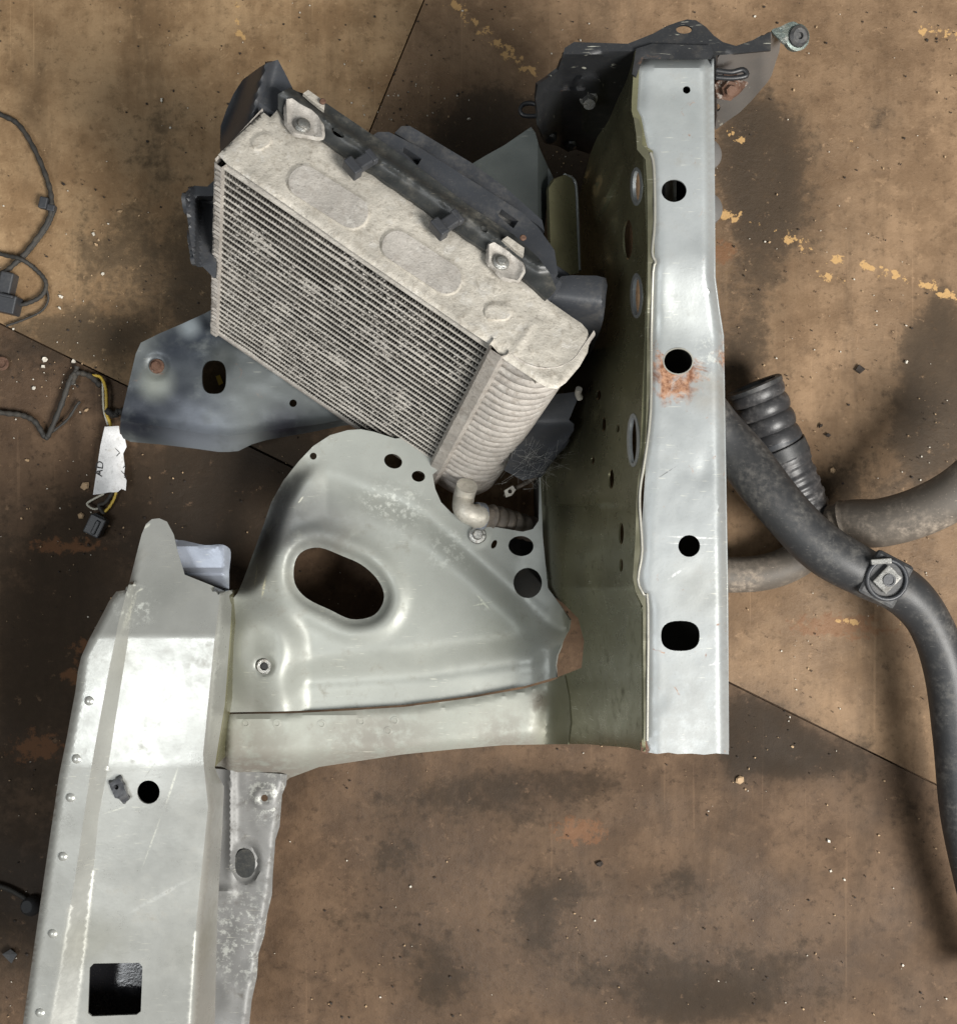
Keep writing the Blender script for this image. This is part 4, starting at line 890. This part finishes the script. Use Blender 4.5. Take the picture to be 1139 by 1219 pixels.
c = P(929, 538, .043); tube('coupling_band', [c - d_ * .007, c - d_ * .0068, c + d_ * .0068, c + d_ * .007], lambda t: .0318, m_rub, h3, 30, 3)
c = P(922, 526, .043); tube('coupling_band', [c - d_ * .003, c + d_ * .003], lambda t: .0322, m_plas, h3, 30, 3)
lathe('coupling_mouth', cpts[0] - (cpts[1] - cpts[0]).normalized() * .002, (cpts[0] - cpts[1]), [(.033, -.004), (.0335, .001), (.031, .003), (.026, .002), (.025, -.004)], m_rub, h3, 30)

# ================================================================ wiring
def loom(par, pts, r, mat, z0=.004, name='cable'):
    P3 = [P(p[0], p[1], p[2] if len(p) > 2 else z0 + r) for p in pts]
    return tube(name, P3, lambda t: r * (1 + .15 * math.sin(t * 150)), mat, par, 10, 10)
w1 = thing('wiring_loom', P(30, 300, 0), 'looping black taped cable with a chunky connector at the upper left edge', 'cable', None)
loom(w1, [(-60, 110), (0, 136), (22, 148), (40, 175), (56, 212), (62, 240), (58, 262), (40, 290), (20, 312), (0, 327), (-50, 350)], .0030, m_loom)
loom(w1, [(66, 248), (58, 268), (44, 288), (30, 305), (22, 312)], .0022, m_loom)
loom(w1, [(-60, 282), (0, 302, .008), (24, 308, .014), (42, 320, .008), (55, 336), (50, 352), (30, 362), (14, 362)], .0026, m_loom)
loom(w1, [(55, 342), (58, 356), (50, 370), (30, 380), (8, 388)], .0014, m_loom, name='thin_wire')
acc = ([], []); ux = Vector((.9, -.2, 0)).normalized(); uy = Vector((.2, .9, 0)).normalized()
addbox(acc, P(10, 338, .012), ux, uy, uz, (.016, .026, .020)); addbox(acc, P(8, 362, .012), ux, uy, uz, (.030, .022, .024)); addbox(acc, P(-6, 345, .010), ux, uy, uz, (.018, .03, .014)); addbox(acc, P(8, 352, .026), ux, uy, uz, (.018, .004, .006))
cn = finish('connector', *acc, m_conn, w1, False); bevel(cn, .002)
acc = ([], []); addbox(acc, P(53, 242, .008), ux, uy, uz, (.010, .014, .010)); addbox(acc, P(62, 248, .006), ux, uy, uz, (.010, .008, .010)); cn = finish('cable_clip', *acc, m_conn, w1, False); bevel(cn, .0015)
w2 = thing('wiring_loom', P(80, 470, 0), 'thin dark cable with yellow wires running to a small connector beside the left bracket', 'cable', None)
loom(w2, [(-50, 480), (0, 491), (25, 494), (42, 502), (54, 520, .006), (60, 514), (74, 480), (84, 452), (92, 444), (108, 448), (120, 460)], .0032, m_loom)
loom(w2, [(60, 516), (80, 500), (92, 482), (96, 478)], .0016, m_loom, name='thin_wire')
loom(w2, [(92, 436), (90, 446), (86, 458)], .003, m_loom)
loom(w2, [(110, 447), (120, 449, .008), (126, 462, .009), (127, 480, .009), (127, 492, .007), (132, 506), (134, 520)], .0018, m_yel, name='yellow_wire')
loom(w2, [(114, 446), (122, 452, .007), (123, 466, .007), (124, 488, .006), (129, 506)], .0014, m_wht, name='pale_wire')
loom(w2, [(127, 488), (136, 494), (142, 490), (150, 492)], .004, m_loom)
loom(w2, [(139, 584), (136, 594), (130, 604), (122, 612)], .0016, m_yel, name='yellow_wire')
loom(w2, [(124, 588), (112, 594), (104, 600), (112, 606, .008), (120, 604)], .0013, m_wht, name='pale_wire')
loom(w2, [(134, 586), (126, 598), (118, 602), (124, 612)], .0022, m_loom, name='thin_wire')
acc = ([], []); ux = Vector((.86, -.42, 0)).normalized(); uy = Vector((.42, .86, 0)).normalized()
addbox(acc, P(115, 626, .010), ux, uy, uz, (.020, .024, .016)); addbox(acc, P(119, 616, .010), ux, uy, uz, (.014, .006, .010)); addbox(acc, P(114, 628, .0185), ux, uy, uz, (.006, .018, .003))
cn = finish('connector', *acc, m_conn, w2, False); bevel(cn, .0015)
def z_tag(x, y): return .014 + .004 * math.sin((x - 118) / 9) + .002 * nz(x, y, 16, 2)
tg = sheet('paper_tag', [(125, 508), (142, 507), (143, 516), (149, 522), (151, 532), (147, 540), (149, 556), (148, 566), (151, 572), (150, 584), (145, 582), (140, 586), (130, 586), (121, 588), (111, 589), (116, 556), (120, 530)], [], z_tag, m_pap, None, .0006, 3)
tag(tg, 'creased white paper tag with letters, wrapped round the yellow wires', 'paper tag')
def text_obj(body, px_, py_, z, size, rot, par, ex=.0003):
    cu = bpy.data.curves.new('tag_lettering', 'FONT'); cu.body = body; cu.size = size; cu.extrude = ex; cu.align_x = 'CENTER'; cu.align_y = 'CENTER'
    o = bpy.data.objects.new('tag_lettering', cu); C.objects.link(o); dg = bpy.context.evaluated_depsgraph_get(); me = bpy.data.meshes.new_from_object(o.evaluated_get(dg))
    bpy.data.objects.remove(o); o = bpy.data.objects.new('tag_lettering', me); C.objects.link(o); me.materials.clear(); me.materials.append(m_ink)
    o.location = P(px_, py_, z); o.rotation_euler = (0, 0, rot); o.parent = par; return o
text_obj('AD', 119, 558, .0150, .013, math.radians(82), tg)
for i, (x, y) in enumerate(((148, 556), (146, 562), (149, 568), (140, 536), (141, 541))):
    acc = ([], []); addbox(acc, P(x, y, z_tag(x, y) + .0004), Vector((.7, .7 * (-1) ** i, 0)), Vector((-.7 * (-1) ** i, .7, 0)), uz, (.006, .0008, .0004)); finish('tag_mark', *acc, m_ink, tg, False)
# rusty washer at the left edge
o_ = lathe('rusty_ring', P(3, 433, .0015), uz, [(.0082, 0), (.0085, .002), (.0075, .003), (.0052, .003), (.0048, .001)], m_rust, None, 22); 
tag(o_, 'small rusty washer ring lying flat at the left edge of the floor', 'washer')
o_ = lathe('rubber_plug', P(40, 1078, .003), Vector((-.25, .2, 1)), [(.011, 0), (.012, .004), (.0095, .012), (.007, .014)], m_rub, None, 22); o_.scale = (1, 1, 1)
tag(o_, 'small black rubber plug on the floor left of the silver wing rail', 'plug')
o_ = tube('black_cable', [P(-60, 1040, .004), P(-10, 1052, .004), P(14, 1060, .004), P(34, 1072, .004)], lambda t: .003, m_loom, None, 10, 8); tag(o_, 'short black cable entering at the lower left edge of the floor', 'cable')
o_ = finish('dark_offcut', [P(3, 1136, .001), P(13, 1130, .001), P(21, 1136, .001), P(14, 1147, .001), P(3, 1136, .004), P(13, 1130, .006), P(21, 1136, .004), P(14, 1147, .003)], [(0, 3, 2, 1), (4, 5, 6, 7), (0, 1, 5, 4), (1, 2, 6, 5), (2, 3, 7, 6), (3, 0, 4, 7)], m_rub, None, False); tag(o_, 'tiny dark square offcut near the lower left corner of the floor', 'offcut')

# ---------------------------------------------------------------- debris on the floor
def flake(acc, px_, py_, r, h=.001):
    c = P(px_, py_, .0012 if py_ < fy(px_) else -.0008); n_ = random.randint(4, 6); a0 = random.random() * 6; b0 = len(acc[0]); el = random.uniform(.45, 1)
    rot = random.random() * 3.14
    for lv in (0, 1):
        for s in range(n_):
            t = a0 + s / n_ * 6.28; rr = r * random.uniform(.6, 1.15) * (1 - .25 * lv); x = rr * math.cos(t); y = rr * math.sin(t) * el
            acc[0].append(c + Vector((x * math.cos(rot) - y * math.sin(rot), x * math.sin(rot) + y * math.cos(rot), h * lv + random.uniform(0, h * .5))))
    for s in range(n_): acc[1].append((b0 + s, b0 + (s + 1) % n_, b0 + n_ + (s + 1) % n_, b0 + n_ + s))
    acc[1].append(tuple(b0 + n_ + s for s in range(n_)))
kinds = {'pale': ([], []), 'dark': ([], []), 'tan': ([], [])}
for i in range(4200):
    x, y = random.uniform(-80, 1220), random.uniform(-80, 1300)
    d = nz(x, y, 120, 31) + .6 * nz(x, y, 40, 32)
    if y > fy(x): d -= .12 if x > 300 else 0
    if d < random.uniform(-.5, .35): continue
    kk = random.choices(('pale', 'dark', 'tan'), (.16, .52, .32))[0]
    flake(kinds[kk], x, y, random.choice((.0006, .0008, .0012, .0018)) * random.uniform(.7, 1.2), .0008)
for cx, cy, n_, sp_ in ((500, 140, 60, 28), (160, 390, 18, 40), (60, 440, 30, 45), (100, 470, 20, 30), (100, 560, 14, 40), (360, 575, 14, 20), (1060, 560, 10, 40), (880, 930, 6, 15), (690, 200, 24, 20), (480, 110, 26, 22), (250, 60, 16, 60), (930, 540, 14, 25), (960, 760, 40, 60)):
    for i in range(n_): flake(kinds[random.choice(('pale', 'tan', 'dark'))], random.gauss(cx, sp_), random.gauss(cy, sp_), random.choice((.0006, .0009, .0014)) * random.uniform(.8, 1.2), .0008)
for x, y, r, kk in ((193, 120, .0035, 'pale'), (54, 428, .0042, 'pale'), (52, 436, .0034, 'pale'), (41, 462, .0030, 'pale'), (102, 579, .0062, 'tan'), (558, 142, .003, 'pale'), (88, 430, .003, 'pale'), (97, 614, .004, 'tan'), (1078, 431, .003, 'pale'), (880, 928, .006, 'tan'), (986, 1001, .003, 'pale'), (33, 548, .003, 'tan'),
                    (112, 279, .003, 'pale'), (123, 326, .0025, 'pale'), (143, 252, .004, 'tan'), (115, 291, .003, 'tan'), (73, 353, .003, 'pale'), (72, 367, .003, 'pale'), (976, 507, .004, 'dark'), (1022, 440, .007, 'dark'), (713, 1028, .005, 'dark'), (985, 518, .005, 'dark'), (990, 560, .004, 'tan'), (104, 488, .0045, 'tan'), (76, 219, .003, 'dark')):
    flake(kinds[kk], x, y, r, .002)
g = NG('pale_chip'); m_c1 = g.out((.62, .58, .50), .7, 0.)
g = NG('dark_chip'); m_c2 = g.out((.028, .020, .015), .8, 0.)
g = NG('tan_chip'); m_c3 = g.out((.42, .29, .17), .8, 0.)
for kk, m_, lab in (('pale', m_c1, 'pale grit and white paint chips scattered over the brown floor'), ('dark', m_c2, 'dark crumbs of dirt scattered over the brown floor'), ('tan', m_c3, 'tan wood crumbs scattered over the brown floor')):
    tag(finish('floor_debris', *kinds[kk], m_, None, False), lab, 'debris', kind='stuff')
